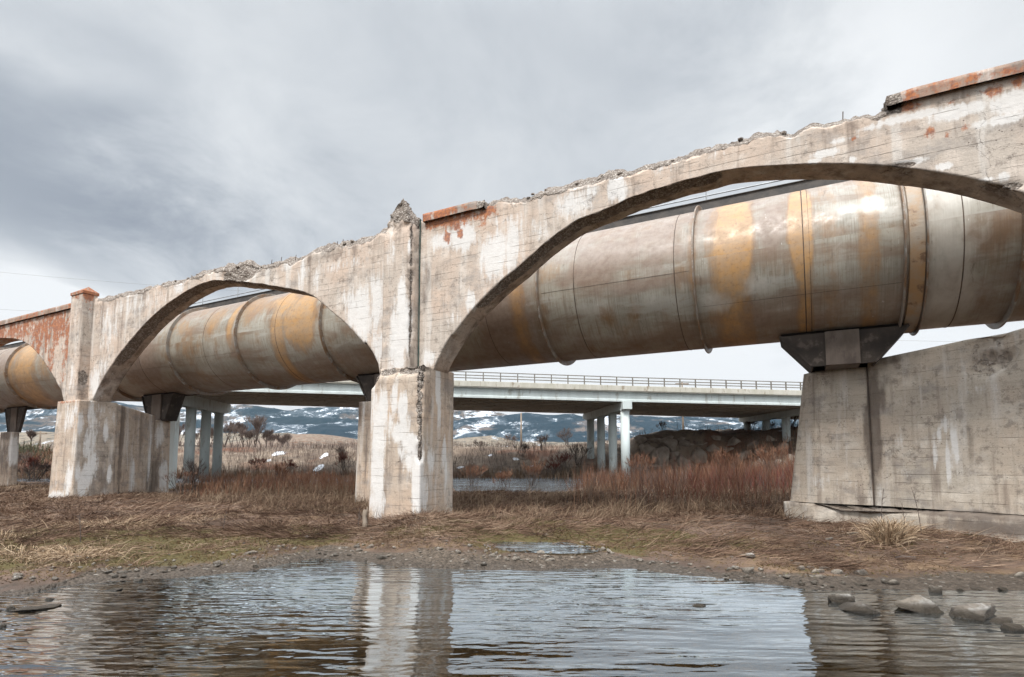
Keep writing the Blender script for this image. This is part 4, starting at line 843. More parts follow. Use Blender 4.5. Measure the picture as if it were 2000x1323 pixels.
GYc = np.where(GY < 2.5, 2.5, GY)
GZ = np.where(GY > 2.5, gz(GX, GYc), gz(GX, 2.5 + 0 * GX, False) * .0 - .45 + .05 * fbm(GX, GY, None, 3, 5))
GZ = np.where(GY > 2.5, GZ * ss(1.5, 5, GY) + (-.45) * (1 - ss(1.5, 5, GY)), GZ)
back_ = ss(-4, -9, GY) * 1.2; GZ = GZ + back_
# masks: R snow, G moss, B wet gravel, A straw
P = np.stack([GX, GY, GZ], -1).reshape(-1, 3); nx, ny = P[:, 0], P[:, 1]
uu = nx / np.maximum(ny, .1) * 1089 + 1000; vv = 900 - (P[:, 2] - 1.7) / np.maximum(ny, .1) * 1089
mg = np.zeros((len(P), 4)); t = ny - shore(nx)
far = ny > 50
def sp(px, py, rx, ry, k=1.): return k * np.exp(-((((nx - px) / rx) ** 2 + ((ny - py) / ry) ** 2) ** 2))
for u, v, ru, Y, ry in ((545, 897, 14, 66, 2.2), (525, 902, 6, 63, 1.), (622, 903, 8, 60, 2.6), (632, 893, 7, 65, 2.), (612, 912, 5, 57.5, 1.2), (958, 893, 6, 64, 1.), (900, 905, 8, 60, .8), (1008, 900, 6, 62, .8), (975, 915, 5, 58, .8), (1040, 908, 5, 60, .6), (1535, 912, 14, 61, .6)):
    x = (u - 1000) / 1089 * Y; mg[:, 0] = np.maximum(mg[:, 0], sp(x, Y, ru / 1089 * Y * 1.15, ry * .62, .66))
mg[:, 0] = np.maximum(mg[:, 0], ss(120, 170, ny) * ss(620, 560, ny) * np.exp(-(((uu - 590) / 75) ** 2) ** 3))
mg[:, 0] = np.maximum(mg[:, 0], ss(100, 200, ny) * ss(.35, .6, fbm(nx * .012, ny * .004, None, 4, 91)) * .7)
mg[:, 1] = ss(-.05, .35, fbm(nx * .35, ny * .35, None, 4, 80)) * ss(.2, .8, t) * ss(6.5, 3.5, t); mg[:, 1] = np.maximum(mg[:, 1], np.exp(-(((nx + 4.4) / 1.6) ** 2 + ((ny - 11.4) / .8) ** 2)) * .9)
mg[:, 2] = ss(1.0, .1, t + .7 * fbm(nx * .8, ny * .8, None, 3, 81)) * (ny < 30)
mg[:, 3] = ss(-.15, .25, fbm(nx * .45, ny * .6, None, 4, 82)) * (ny < 34)
t_ = NT('river_bank_ground'); p = t_.n('ShaderNodeNewGeometry').outputs['Position']; ms, mm, mw, ma_ = t_.mask(); z = t_.sep(p)[2]; y_ = t_.sep(p)[1]
mud = t_.mix(t_.rng(t_.noise(p, .9, 6, .62), .35, .65), (.085, .055, .038), (.165, .11, .082)); mud = t_.mix(t_.rng(t_.noise(p, 5., 5, .65), .5, .7), mud, (.065, .045, .032))
strw = t_.mix(t_.noise(t_.map(p, (3, 14, 3), (0, 0, .5)), 2., 5, .7), (.10, .06, .035), (.30, .205, .125)); col = t_.mix(t_.ma('MULTIPLY', ma_, t_.rng(t_.noise(p, 3., 5, .65), .38, .6)), mud, strw)
col = t_.mix(t_.rng(t_.ma('ADD', mm, t_.ma('MULTIPLY', t_.ma('SUBTRACT', t_.noise(p, 4., 6, .7), .5), 1.)), .35, .7), col, t_.mix(t_.noise(p, 12., 4), (.07, .05, .022), (.12, .10, .035)))
peb = t_.vor(p, 24., out='Color'); ps_ = t_.n('ShaderNodeSeparateColor'); t_.L(peb, ps_.inputs[0]); grv = t_.mix(ps_.outputs[0], (.055, .042, .03), (.16, .125, .095)); grv = t_.mix(t_.rng(ps_.outputs[1], .96, .99), grv, (.30, .27, .23))
gm = t_.rng(t_.ma('ADD', mw, t_.ma('MULTIPLY', t_.ma('SUBTRACT', t_.noise(p, 5., 5, .6), .5), .8)), .35, .65); col = t_.mix(gm, col, grv)
# river bed
bedn = t_.vor(p, 5., out='Color'); bs = t_.n('ShaderNodeSeparateColor'); t_.L(bedn, bs.inputs[0]); bed = t_.mix(t_.rng(t_.noise(p, 1.7, 6, .65), .35, .65), (.040, .028, .014), (.115, .075, .036)); bed = t_.mix(t_.rng(t_.noise(p, 7., 5, .7), .5, .65), bed, (.17, .115, .06)); bed = t_.mix(t_.rng(t_.noise(p, 4., 6, .7, 1.), .55, .7), bed, (.025, .02, .012))
col = t_.mix(t_.rng(z, .0, -.05), col, bed)
# far slope
fm = t_.rng(y_, 46., 54.); fc = t_.mix(t_.rng(t_.noise(p, .22, 6, .65), .38, .62), (.13, .095, .07), (.25, .195, .145)); fc = t_.mix(t_.rng(t_.noise(p, 1.1, 6, .7), .5, .66), fc, (.10, .075, .06)); fc = t_.mix(t_.rng(t_.noise(p, 2.3, 5, .7), .64, .72), fc, (.34, .31, .28))
fc = t_.mix(t_.rng(t_.noise(t_.map(p, (1, 1, .3)), .12, 5, .6), .52, .66), fc, (.16, .075, .045)); col = t_.mix(fm, col, fc)
sn = t_.rng(t_.ma('ADD', ms, t_.ma('MULTIPLY', t_.ma('SUBTRACT', t_.noise(t_.map(p, (.6, .5, 1.4)), 1.6, 7, .75), .5), 1.9)), .38, .55); sn = t_.ma('MULTIPLY', sn, t_.rng(ms, .05, .2)); col = t_.mix(sn, col, (.68, .70, .73))
wet = t_.rng(t_.ma('ADD', z, t_.ma('MULTIPLY', t_.noise(p, 1.3, 4), .10)), .17, .06); col = t_.mix(t_.ma('MULTIPLY', wet, t_.ma('MULTIPLY', t_.rng(z, -.1, 0.), .45)), col, (.03, .022, .016))
h = t_.ma('ADD', t_.noise(p, 7., 7, .7), t_.ma('MULTIPLY', t_.vor(p, 24.), t_.ma('MULTIPLY', gm, -.7)))
t_.bsdf(col, t_.rng(wet, 0, 1, .92, .45, False), t_.bump(h, .9, .07), spec=.35)
na_, nr_ = len(angs), len(rad)
o = mesh('ground', P, gridfaces(na_, nr_), t_.m, None, True, mg); tag(o, kind='structure')

# water: fresnel mix of mirror and clear tinted water over the real bed
def water_mat(name, amp, tint):
    t = NT(name); p = t.n('ShaderNodeNewGeometry').outputs['Position']
    # wind ripples, crests lying across the view, turning on the left
    w1 = t.noise(t.map(p, (.5, 2.6, 1.), (0, 0, R(7))), 1.6, 2, .4, .6)
    w2 = t.noise(t.map(p, (.9, 4.2, 1.), (0, 0, R(-14))), 2.4, 2, .4, .5)
    w3 = t.noise(t.map(p, (.35, 1.6, 1.), (0, 0, R(-20))), .9, 2, .5)
    wv_ = t.n('ShaderNodeTexWave', wave_type='BANDS', bands_direction='Y', wave_profile='SIN'); t.L(t.map(p, (.55, 1., 1.), (0, 0, R(9))), wv_.inputs['Vector']); wv_.inputs['Scale'].default_value = 1.9; wv_.inputs['Distortion'].default_value = 5.5; wv_.inputs['Detail'].default_value = 3.; wv_.inputs['Detail Scale'].default_value = 1.3
    wv2 = t.n('ShaderNodeTexWave', wave_type='BANDS', bands_direction='Y', wave_profile='SIN'); t.L(t.map(p, (.8, 1., 1.), (0, 0, R(-17))), wv2.inputs['Vector']); wv2.inputs['Scale'].default_value = 3.1; wv2.inputs['Distortion'].default_value = 7.; wv2.inputs['Detail'].default_value = 2.; wv2.inputs['Detail Scale'].default_value = 1.6
    pat = t.rng(t.noise(t.map(p, (.5, .8, 1.)), .55, 3), .36, .60, .30, 1.3)
    h = t.ma('MULTIPLY', t.ma('ADD', t.ma('ADD', t.ma('MULTIPLY', w1, .9), t.ma('MULTIPLY', w2, .4)), t.ma('ADD', t.ma('MULTIPLY', w3, .3), t.ma('ADD', t.ma('MULTIPLY', wv_.outputs['Fac'], .12), t.ma('MULTIPLY', wv2.outputs['Fac'], .04)))), pat)
    b = t.bump(h, 1., amp)
    g = t.n('ShaderNodeBsdfGlossy'); g.inputs['Roughness'].default_value = .02; g.inputs['Color'].default_value = (.86, .94, 1., 1); t.L(b, g.inputs['Normal'])
    tr = t.n('ShaderNodeBsdfTransparent'); tr.inputs[0].default_value = (*tint, 1)
    f = t.n('ShaderNodeFresnel'); f.inputs['IOR'].default_value = 1.36; t.L(b, f.inputs['Normal'])
    mx = t.n('ShaderNodeMixShader'); t.L(t.ma('MULTIPLY', f.outputs[0], 2.6, clamp=True), mx.inputs[0]); t.L(tr.outputs[0], mx.inputs[1]); t.L(g.outputs[0], mx.inputs[2]); t.L(mx.outputs[0], t.out.inputs[0]); return t.m
wm = water_mat('rippled_stream_water', .015, (.62, .56, .42))
mesh('water', [(-60, -20, 0), (60, -20, 0), (60, 19, 0), (-60, 19, 0)], [(0, 1, 2, 3)], wm, None, False)['kind'] = 'structure'
mesh('river_water', [(-400, 22, -.02), (400, 22, -.02), (400, 62, -.02), (-400, 62, -.02)], [(0, 1, 2, 3)], water_mat('far_river_water', .10, (.5, .45, .35)), None, False)['kind'] = 'structure'
pu = water_mat('puddle_water', .014, (.55, .48, .36)); n = 40
zpud = .165
print('puddle z', zpud, 'ground near', gz(np.array([-1., 2.2, .5]), np.array([11.3, 11., 10.2])))
a = np.linspace(0, 2 * np.pi, n, endpoint=False); mesh('puddle_water', [(.35 + 1.2 * math.cos(k), 10.2 + .75 * math.sin(k) - .3 * 1.2 * math.cos(k), zpud) for k in a], [tuple(range(n))], pu, None, False)['kind'] = 'structure'

# mountains: ranges of real ridges
def range_(name, Y0, Y1, ridge, seed, mat, rel=.35, fr=1.):
    us = np.linspace(-500, 2500, 760); nrow = 90; V = []
    hv = np.interp(us, [r[0] for r in ridge], [r[1] for r in ridge])
    for i in range(nrow):
        f = i / (nrow - 1); Y = Y0 + (Y1 - Y0) * f; x = (us - 1000) / 1089 * Y
        base = 5.; topz = 1.7 + (900 - hv) / 1089 * Y1 
        pr = np.sin(min(f * 1.12, 1.) * math.pi / 2) ** 1.15 if f < .9 else 1 - (f - .9) * 2.
        rid = 1 - np.abs(fbm(x * .0016 * fr + seed, np.full_like(x, Y * .0009 * fr), None, 5, seed)) * 2.
        det = fbm(x * .006 * fr, np.full_like(x, Y * .005 * fr), None, 5, seed + 3)
        env = math.sin(min(f / .93, 1) * math.pi)
        z = base + (topz - base) * pr * (1 - rel * (1 - rid) * env) + det * 22 * (.35 + env) * (Y1 / 4000)
        V.append(np.c_[x, np.full_like(x, Y), np.maximum(z, -3)])
    return tag(mesh(name, np.concatenate(V), gridfaces(nrow, len(us)), mat, None, True), kind='structure')
def mtn(name, snow, forest, bare, forest_amt, snow_amt, sc1=.0016):
    t = NT(name); p = t.n('ShaderNodeNewGeometry').outputs['Position']; q = t.map(p, (1., .22, 2.6), (0, R(8), 0)); p = t.map(p, (1., .25, 1.7))
    f = t.rng(t.noise(t.map(q, (1, .6, 1)), sc1, 7, .62, .4), .50 - forest_amt, .56 - forest_amt)
    s = t.rng(t.noise(t.map(q, (1.3, .6, 1.2)), sc1 * 1.9, 9, .72, .3), .55 - snow_amt, .60 - snow_amt)
    gap = t.rng(t.noise(p, .022, 8, .8), .53, .60)
    g = t.mix(s, bare, snow); shr = t.rng(t.noise(p, .05, 7, .8), .51, .57); g = t.mix(t.ma('MULTIPLY', shr, .75), g, forest)
    fo = t.mix(t.ma('MULTIPLY', gap, t.ma('MULTIPLY', s, .85)), forest, snow)
    c = t.mix(t.ma('MULTIPLY', f, t.ma('ADD', .9, 0.)), g, fo)
    t.bsdf(c, .95, t.bump(t.noise(p, .03, 6, .7), .6, 12.), spec=.1); return t.m
SN = (.66, .70, .75)
rA = [(-500, 790), (-100, 800), (0, 806), (60, 800), (100, 798), (200, 790), (330, 800), (440, 799), (480, 796), (530, 801), (560, 805), (600, 800), (650, 799), (700, 800), (890, 803), (920, 801), (960, 805), (1000, 815), (1060, 830), (1200, 850), (2500, 860)]
rB = [(-500, 830), (600, 830), (890, 822), (960, 813), (1000, 808), (1028, 806), (1060, 811), (1100, 812), (1140, 816), (1180, 814), (1230, 812), (1300, 816), (1400, 812), (1500, 813), (1560, 810), (1700, 800), (2500, 790)]
rC = [(-500, 850), (400, 850), (560, 846), (640, 858), (700, 866), (890, 858), (960, 850), (1010, 862), (1100, 866), (1250, 864), (1400, 868), (2500, 860)]
range_('mountain_range', 2600, 4300, rA, 5, mtn('haze_blue_snowy_forest', SN, (.007, .026, .038), (.12, .10, .085), .05, .05))  # on both ranges the air's blue is mixed into the forest colour
range_('mountain_range', 2300, 3600, rB, 9, mtn('haze_blue_dark_forest', SN, (.005, .024, .038), (.14, .115, .10), .08, .06, .0021))
range_('foothill', 1300, 2000, rC, 14, mtn('sage_foothill', SN, (.06, .06, .05), (.23, .19, .145), -.12, -.06, .003))
# ================================================================ vegetation
def ribbons(base, dirs, length, width, droop, seg=4, tint=None, curl=0.):
    """tapering blades: base (n,3), unit dirs (n,3)"""
    n = len(base); L_ = np.asarray(length)[:, None] if np.ndim(length) else np.full((n, 1), length); Wd = np.asarray(width)[:, None] if np.ndim(width) else np.full((n, 1), width)
    side = np.cross(dirs, rng.normal(size=(n, 3))); side /= np.linalg.norm(side, axis=1, keepdims=True) + 1e-9
    dr = np.asarray(droop)[:, None] if np.ndim(droop) else np.full((n, 1), droop); cv = np.cross(dirs, side) * (rng.normal(size=(n, 1)) * curl)
    V = np.zeros((n, seg + 1, 2, 3)); 
    for i in range(seg + 1):
        f = i / seg; c = base + dirs * L_ * f + cv * L_ * f * f; c[:, 2] -= (dr * L_ * f * f)[:, 0]; w = Wd * (1 - .85 * f) / 2
        V[:, i, 0] = c - side * w; V[:, i, 1] = c + side * w
    idx = (np.arange(n) * (seg + 1) * 2)[:, None] + (np.arange(seg) * 2)[None, :]
    F = np.stack([idx, idx + 1, idx + 3, idx + 2], -1).reshape(-1, 4)
    tt = np.repeat(rng.random(n) if tint is None else tint, (seg + 1) * 2)
    return V.reshape(-1, 3), F, tt
def join(parts):
    V = []; F = []; T = []; n = 0
    for v, f, t in parts: V.append(v); F.append(f + n); T.append(t); n += len(v)
    return np.concatenate(V), np.concatenate(F), np.concatenate(T)
def unit(v): return v / (np.linalg.norm(v, axis=1, keepdims=True) + 1e-9)
def gp(x, y): return np.c_[x, y, gz(x, y)]
def inview(x, y, pad=1.12): return np.abs(x / y) < .92 * pad
def blocked(x, y):   # inside concrete
    s, w, _ = loc(np.c_[x, y, 0 * x]).T
    b = ((s > -15.45) & (s < -13.7) & (w > -.02) & (w < 1.4)) | ((s > 0) & (s < 1.5) & (w > 0) & (w < 1.37)) | ((s > -3.8) & (s < -2) & (w > 3.55) & (w < 5.4)) | ((s > -15.9) & (s < -14.1) & (w > 3.5) & (w < 5.4))
    f = loc(np.array([8.1, 12.6, 0]))
    q = (np.c_[s, w] - f[:2]); al = q @ vec; ac = q @ nrm_; b |= (al > -1.6) & (al < 8) & (ac > -.1) & (ac < 1.4)
    return b
mound = lambda x, y: np.exp(-(((x + 1.7) / 1.8) ** 2 + ((y - 11.3) / 1.7) ** 2))
# ---- matted flat grass over the near bank (uncountable)
def scatter(n, x0, x1, y0, y1, dens):
    x = rng.uniform(x0, x1, n); y = rng.uniform(y0, y1, n); k = (rng.random(n) < dens(x, y)) & inview(x, y) & ~blocked(x, y); return x[k], y[k]
def d_mat(x, y):
    t = y - shore(x); c = ss(-.1, .25, fbm(x * .45, y * .6, None, 4, 82)); c = c * (.35 + .65 * ss(-.1, .3, fbm(x * 1.6, y * 1.6, None, 3, 84)))
    pud = np.exp(-((((x - .35) / 1.1) ** 2 + ((y - 10.3 + .3 * x) / .62) ** 2)) ** 2)
    return np.clip(c + mound(x, y), .20, 1) * ss(.6, 1.5, t + .6 * fbm(x * .8, y * .8, None, 3, 81)) * (1 - pud)
x, y = scatter(330000, -24, 15, 7.5, 24, d_mat)
th = 2.6 * fbm(x * .35, y * .35, None, 3, 90) + rng.normal(0, .45, len(x)) - .5; el = np.abs(rng.normal(.12, .2, len(x)))
mo = mound(x, y); an = np.arctan2(y - 12.4, x + 2.2); th = np.where(mo > .3, an + rng.normal(0, .5, len(x)), th)
d = np.c_[np.cos(th) * np.cos(el), np.sin(th) * np.cos(el), np.sin(el)]; b = gp(x, y); b[:, 2] += .015 + .03 * rng.random(len(x))
sc1_ = np.clip(y / 13, .6, 1.7)
tn = np.clip(.40 + .35 * fbm(x * .5, y * .5, None, 3, 92) + .45 * fbm(x * 2.6, y * 2.6, None, 3, 93) + rng.normal(0, .2, len(x)) + .12 * mo, 0, 1)
V, F, T = ribbons(b, d, rng.uniform(.18, .5, len(x)), .012 * sc1_, .10, 3, tn, .3)
tag(mesh('matted_grass', V, F, M['mat_grass'], None, False, None, T), kind='stuff')
# ---- rank clumps of dead grass, denser round the concrete
nc = 1500; cx = rng.uniform(-22, 14, nc); cy = rng.uniform(8.5, 23, nc); t_c = cy - shore(cx)
s_, w_, _ = loc(np.c_[cx, cy, 0 * cx]).T; nearp = np.exp(-((np.hypot(s_ - .75, np.maximum(0, np.abs(w_ - .6) - .7)) - .75) / .7) ** 2) + np.exp(-((np.hypot(s_ + 14.6, np.maximum(0, np.abs(w_ - .6) - .7)) - .75) / .9) ** 2)
kk_ = (rng.random(nc) < (.26 + .5 * ss(-.1, .25, fbm(cx * .5, cy * .5, None, 3, 191)) + nearp)) & (t_c > 1.0) & inview(cx, cy) & ~blocked(cx, cy) & (np.exp(-((((cx - .35) / 1.3) ** 2 + ((cy - 10.3 + .3 * cx) / .8) ** 2)) ** 2) < .3)
cx, cy = cx[kk_], cy[kk_]; bl = 85; R_c = rng.uniform(.07, .24, len(cx)); hh = rng.uniform(.16, .42, len(cx)) * (.7 + .5 * (cy > 12))
gx = np.repeat(cx, bl) + rng.normal(0, 1, len(cx) * bl) * np.repeat(R_c, bl); gy = np.repeat(cy, bl) + rng.normal(0, .7, len(cx) * bl) * np.repeat(R_c, bl)
ok = ~blocked(gx, gy); th = np.arctan2(gy - np.repeat(cy, bl), gx - np.repeat(cx, bl)) + rng.normal(0, .5, len(gx)); tl = np.abs(rng.normal(.75, .35, len(gx))); d = np.c_[np.cos(th) * np.sin(tl), np.sin(th) * np.sin(tl), np.cos(tl)]
b = gp(gx, gy); b[:, 2] -= .01; tn = np.clip(np.repeat(rng.uniform(.1, .75, len(cx)), bl) + rng.normal(0, .2, len(gx)), 0, 1)
V, F, T = ribbons(b[ok], d[ok], (np.repeat(hh, bl) * rng.uniform(.6, 1.3, len(gx)))[ok], (.009 * np.clip(gy / 12, .8, 1.8))[ok], .6, 4, tn[ok], .3)
tag(mesh('rank_grass', V, F, M['mat_grass'], None, False, None, T), kind='stuff')
# ---- short moss and wet stubble near the water
def d_moss(x, y): t = y - shore(x); return (1 - np.exp(-((((x - .35) / 1.1) ** 2 + ((y - 10.3 + .3 * x) / .62) ** 2)) ** 2)) * ss(.3, .9, t) * ss(5.5, 3., t) * ss(-.3, .15, fbm(x * .35, y * .35, None, 4, 80)) 
x, y = scatter(130000, -16, 14, 7.5, 17, d_moss); n = len(x)
d = unit(np.c_[rng.normal(0, .7, n), rng.normal(0, .7, n), np.abs(rng.normal(.6, .3, n))]); b = gp(x, y)
V, F, T = ribbons(b, d, rng.uniform(.03, .09, n), .012, .3, 2); tag(mesh('moss', V, F, M['moss'], None, False, None, T), kind='stuff')
# ---- standing dead sedge (dense tan band)
U0 = lambda x, y: x / y * 1089 + 1000
def d_sedge(x, y):
    u = x / y * 1089 + 1000; s, w, _ = loc(np.c_[x, y, 0 * x]).T
    f = 12.7 + .9 * fbm(x * .5, 0 * x, None, 3, 95); f = np.where(u < 700, np.interp(u, [0, 230, 330, 520, 700], [23, 21, 17.5, 15.2, 14.3]), f); f = np.where((u > 1500), 13.2, f); f = f + .5 * fbm(x * 1.5, y, None, 2, 44)
    patch = ss(-.35, .1, fbm(x * .6, y * .6, None, 4, 96))
    return ss(f, f + .5, y) * np.where((u > 870) & (u < 1140), ss(22, 20, y), ss(34, 30, y)) * patch * np.where(u < 240, .35, 1.)
x, y = scatter(150000, -30, 22, 12, 34, d_sedge); n = len(x)
cl = fbm(x * 1.6, y * 1.6, None, 3, 97)
hgt = (.40 + .42 * cl + rng.uniform(-.12, .14, n)) * np.where((U0(x, y) > 870) & (U0(x, y) < 1140), .72, 1.) * np.where(x < -3, .85, 1.0) * ss(35, 15, y) ** .3; hgt = np.clip(hgt, .12, .8)
th = 3. * fbm(x * .8, y * .8, None, 2, 98) + rng.normal(0, .8, n); tl = np.abs(rng.normal(.45, .28, n))
d = np.c_[np.cos(th) * np.sin(tl), np.sin(th) * np.sin(tl), np.cos(tl)]; b = gp(x, y)
V, F, T = ribbons(b, d, hgt * 1.25, .011 * np.clip(y / 14, .8, 2.2), .42, 4, np.clip(.40 + .4 * fbm(x * .7, y * .7, None, 3, 99) + .55 * cl + rng.normal(0, .2, n), 0, 1), .35)
tag(mesh('dead_sedge', V, F, M['sedge'], None, False, None, T), kind='stuff')
# ---- red willow whips
def whips(n0, x0, x1, y0, y1, dens, hf, mat, name, seg=5, wd=.010, branches=3, lean=.32):
    x, y = scatter(n0, x0, x1, y0, y1, dens); n = len(x); h = hf(x, y) * rng.uniform(.5, 1.15, n) * (1 + .35 * fbm(x * 1.1, y * 1.1, None, 3, 66))
    tl = np.abs(rng.normal(0, lean, n)); th = rng.uniform(0, 6.28, n); d = np.c_[np.cos(th) * np.sin(tl), np.sin(th) * np.sin(tl), np.cos(tl)]; b = gp(x, y)
    w = wd * np.clip(y / 14, .8, 2.6); tn = np.clip(.5 + .3 * fbm(x * .4, y * .4, None, 3, 31) + rng.normal(0, .2, n), 0, 1); ps_ = [ribbons(b, d, h, w, 0., seg, tn, .10)]
    for k in range(branches):
        f = rng.uniform(.3, .8, n); b2 = b + d * (h * f)[:, None]; tl2 = np.abs(rng.normal(.4, .2, n)); th2 = rng.uniform(0, 6.28, n); d2 = unit(d * .8 + np.c_[np.cos(th2) * np.sin(tl2), np.sin(th2) * np.sin(tl2), np.cos(tl2) * .5])
        ps_.append(ribbons(b2, d2, h * rng.uniform(.25, .5, n), w * .7, -.1, 3, np.clip(tn + .1, 0, 1), .2))
    V, F, T = join(ps_); return tag(mesh(name, V, F, mat, None, False, None, T), kind='stuff')
U = lambda x, y: x / y * 1089 + 1000
whips(12000, 4, 24, 17, 38, lambda x, y: ss(1280, 1420, U(x, y)) * ss(-.1, .2, fbm(x * .5 + 3, y * .5, None, 3, 51)) * .6, lambda x, y: 1.0 + .5 * fbm(x * .3, y * .3, None, 2, 52), M['redtwig'], 'red_thicket')
whips(9000, -3, 24, 16, 36, lambda x, y: ss(1090, 1180, U(x, y)) * ss(-.1, .2, fbm(x * .6 + 9, y * .6, None, 3, 51)) * .6, lambda x, y: .95 + .5 * fbm(x * .3, y * .3, None, 2, 52), M['greytwig'], 'grey_thicket')
whips(24000, 1, 24, 15, 36, lambda x, y: ss(1090, 1180, U(x, y)) * ss(-.35, .15, fbm(x * .35, y * .35, None, 3, 51)) * ss(14.5, 17, y) * .42, lambda x, y: .95 + .6 * fbm(x * .35, y * .35, None, 3, 52) + .4 * ss(1250, 1450, U(x, y)), M['willow'], 'willow_thicket')
whips(14000, -16, 1, 15, 34, lambda x, y: ss(330, 420, U(x, y)) * ss(800, 700, U(x, y)) * ss(-.3, .2, fbm(x * .35, y * .35, None, 3, 53)) * .55 * ss(18, 21, y), lambda x, y: .72 + .2 * fbm(x * .25, y * .25, None, 2, 54), M['willow'], 'willow_thicket')
whips(16000, -16, 16, 14.5, 30, lambda x, y: .28 * ss(380, 480, U(x, y)) * np.where((U(x, y) > 870) & (U(x, y) < 1140) & (y > 20), 0, 1), lambda x, y: .62 + .15 * fbm(x, y, None, 2, 54), M['sedge'], 'reed_stems', 4, .009, 1)
whips(26000, -60, 60, 52, 74, lambda x, y: (1 - .75 * ss(1205, 1240, U(x, y)) * ss(1470, 1430, U(x, y))) * ss(-.2, .25, fbm(x * .10, y * .14, None, 4, 55)) * .7, lambda x, y: .7 + .5 * fbm(x * .15, y * .15, None, 2, 56), M['greytwig'], 'bank_brush', 4, .012, 3, .4)
whips(16000, -60, 60, 52, 66, lambda x, y: ss(.0, .35, fbm(x * .09 + 7, y * .12, None, 4, 57)) * .8 + .7 * ss(1120, 1200, U(x, y)) * ss(1600, 1500, U(x, y)) * ss(62, 58, y), lambda x, y: 1.3 + .5 * fbm(x * .15, y * .15, None, 2, 58), M['willow'], 'bank_willow', 4, .012, 3, .3)
whips(9000, -70, 40, 53, 58, lambda x, y: .8 + 0 * x, lambda x, y: .9 + 0 * x, M['sedge'], 'bank_reeds', 3, .02, 1, .25)
# sage brush left behind the far pier
whips(26000, -75, -30, 38, 66, lambda x, y: ss(-.3, .2, fbm(x * .12, y * .12, None, 4, 59)) * (U(x, y) < 330) * ss(54, 57, y), lambda x, y: .9 + .5 * fbm(x * .2, y * .2, None, 2, 60), M['sage'], 'sage_brush', 3, .05, 3, .7)

# ---- tufts one can pick out: each a thing
def tuft(name, x, y, n, ln, mat, label, cat='grass tuft', spread=.18, up=.5, droop=.7, wd=.012, group=None, twigs=0):
    bx = rng.normal(0, spread, n); by = rng.normal(0, spread * .6, n); th = np.arctan2(by, bx) + rng.normal(0, .6, n); tl = np.abs(rng.normal(up, .35, n)); z0 = float(gz(np.array([x]), np.array([y]))[0])
    b = np.c_[bx, by, gz(x + bx, y + by) - z0 - .01]; d = np.c_[np.cos(th) * np.sin(tl), np.sin(th) * np.sin(tl), np.cos(tl)]
    V, F, T = ribbons(b, d, rng.uniform(.6, 1.15, n) * ln, wd, droop, 5, np.clip(rng.normal(.55, .22, n), 0, 1), .2)
    return tag(mesh(name, V, F, mat, None, False, None, T, (x, y, z0)), label, cat, group)
def gpt(u, v):
    z = .3
    for _ in range(6): p = atZ(u, v, z); z = float(gz(np.array([p[0]]), np.array([p[1]]))[0])
    return p[0], p[1], z
for u, v, n, ln, sp_, up_, lab, mt in ((1738, 1066, 620, .98, .10, .26, 'tall pale straw clump drooping at the foot of the wing wall', 'pale_straw'), (1765, 1045, 260, .36, .22, .8, 'low tangled clump right of the pale straw clump', 'pale_straw'),
        (45, 1090, 420, .42, .30, 1.0, 'pale swept over grass clump near the left edge of the bank', 'pale_straw'), (150, 1095, 520, .40, .30, .8, 'clump with a dark twiggy heart second from the left edge', 'pale_straw'),
        (215, 1030, 700, .5, .5, 1.0, 'wide matted straw clump in front of the far pier', 'pale_straw'), (330, 1020, 500, .45, .45, 1.1, 'straw clump flattened to the right of the far pier', 'pale_straw'), (530, 1030, 420, .5, .30, .9, 'dark centred clump between the far pier and the middle pier', 'mat_grass'), (545, 1000, 380, .45, .3, .7, 'upright brown clump between the two front piers', 'sedge'),
        (270, 1115, 150, .28, .10, 1.1, 'small fan shaped clump close to the water on the left bank', 'mat_grass'), (5, 1055, 200, .45, .15, .7, 'clump cut by the left edge of the picture', 'pale_straw'), (1375, 1000, 420, .55, .4, .8, 'drooping sedge clump before the willow thicket', 'sedge'), (1230, 1010, 420, .5, .4, .7, 'rounded brown clump in the middle of the right bank', 'sedge'), (1650, 1040, 260, .4, .3, .8, 'dark grass clump against the grey pier footing', 'mat_grass'), (640, 1000, 420, .5, .4, .7, 'rank brown clump left of the middle pier', 'sedge'), (830, 1012, 420, .5, .35, .9, 'arching grass clump on the mound at the middle pier', 'mat_grass')):
    x, y, z = gpt(u, v); tuft('grass_tuft', x, y, n, ln, M[mt], lab, 'grass tuft', sp_, up_, .55, .011 if u != 1738 else .016, 'grass clumps on the near bank')
# dry weed stalks
for u, v, h, lab in ((1722, 1040, .85, 'thin dark weed stalk rising left of the pale straw clump'), (1800, 1050, .95, 'tall bent weed stalk against the wing wall'), (157, 1060, .5, 'bare dark twig standing in the left bank clump'), (700, 1035, .45, 'thin twig beside the weathered stump'), (1768, 1035, .55, 'pale seed head stalk beside the wing wall'), (436, 1035, .4, 'short lone twig on the mud between the piers')):
    x, y, z = gpt(u, v); m_ = MB(); a = random.uniform(-.15, .15); P_ = [(a * h * f * f, 0, h * f) for f in (0, .25, .5, .75, 1)]; m_.tube(P_, [.008, .007, .006, .005, .003], 5)
    for k in range(7): f = random.uniform(.35, .98); q = (a * h * f * f, 0, h * f); m_.tube([q, (q[0] + random.uniform(-.09, .09), random.uniform(-.05, .05), q[2] + random.uniform(.04, .12))], [.004, .002], 4)
    tag(m_.build('weed_stalk', M['bark'], None, False, (x, y, z - .02)), lab, 'weed stalk', 'dry weed stalks')
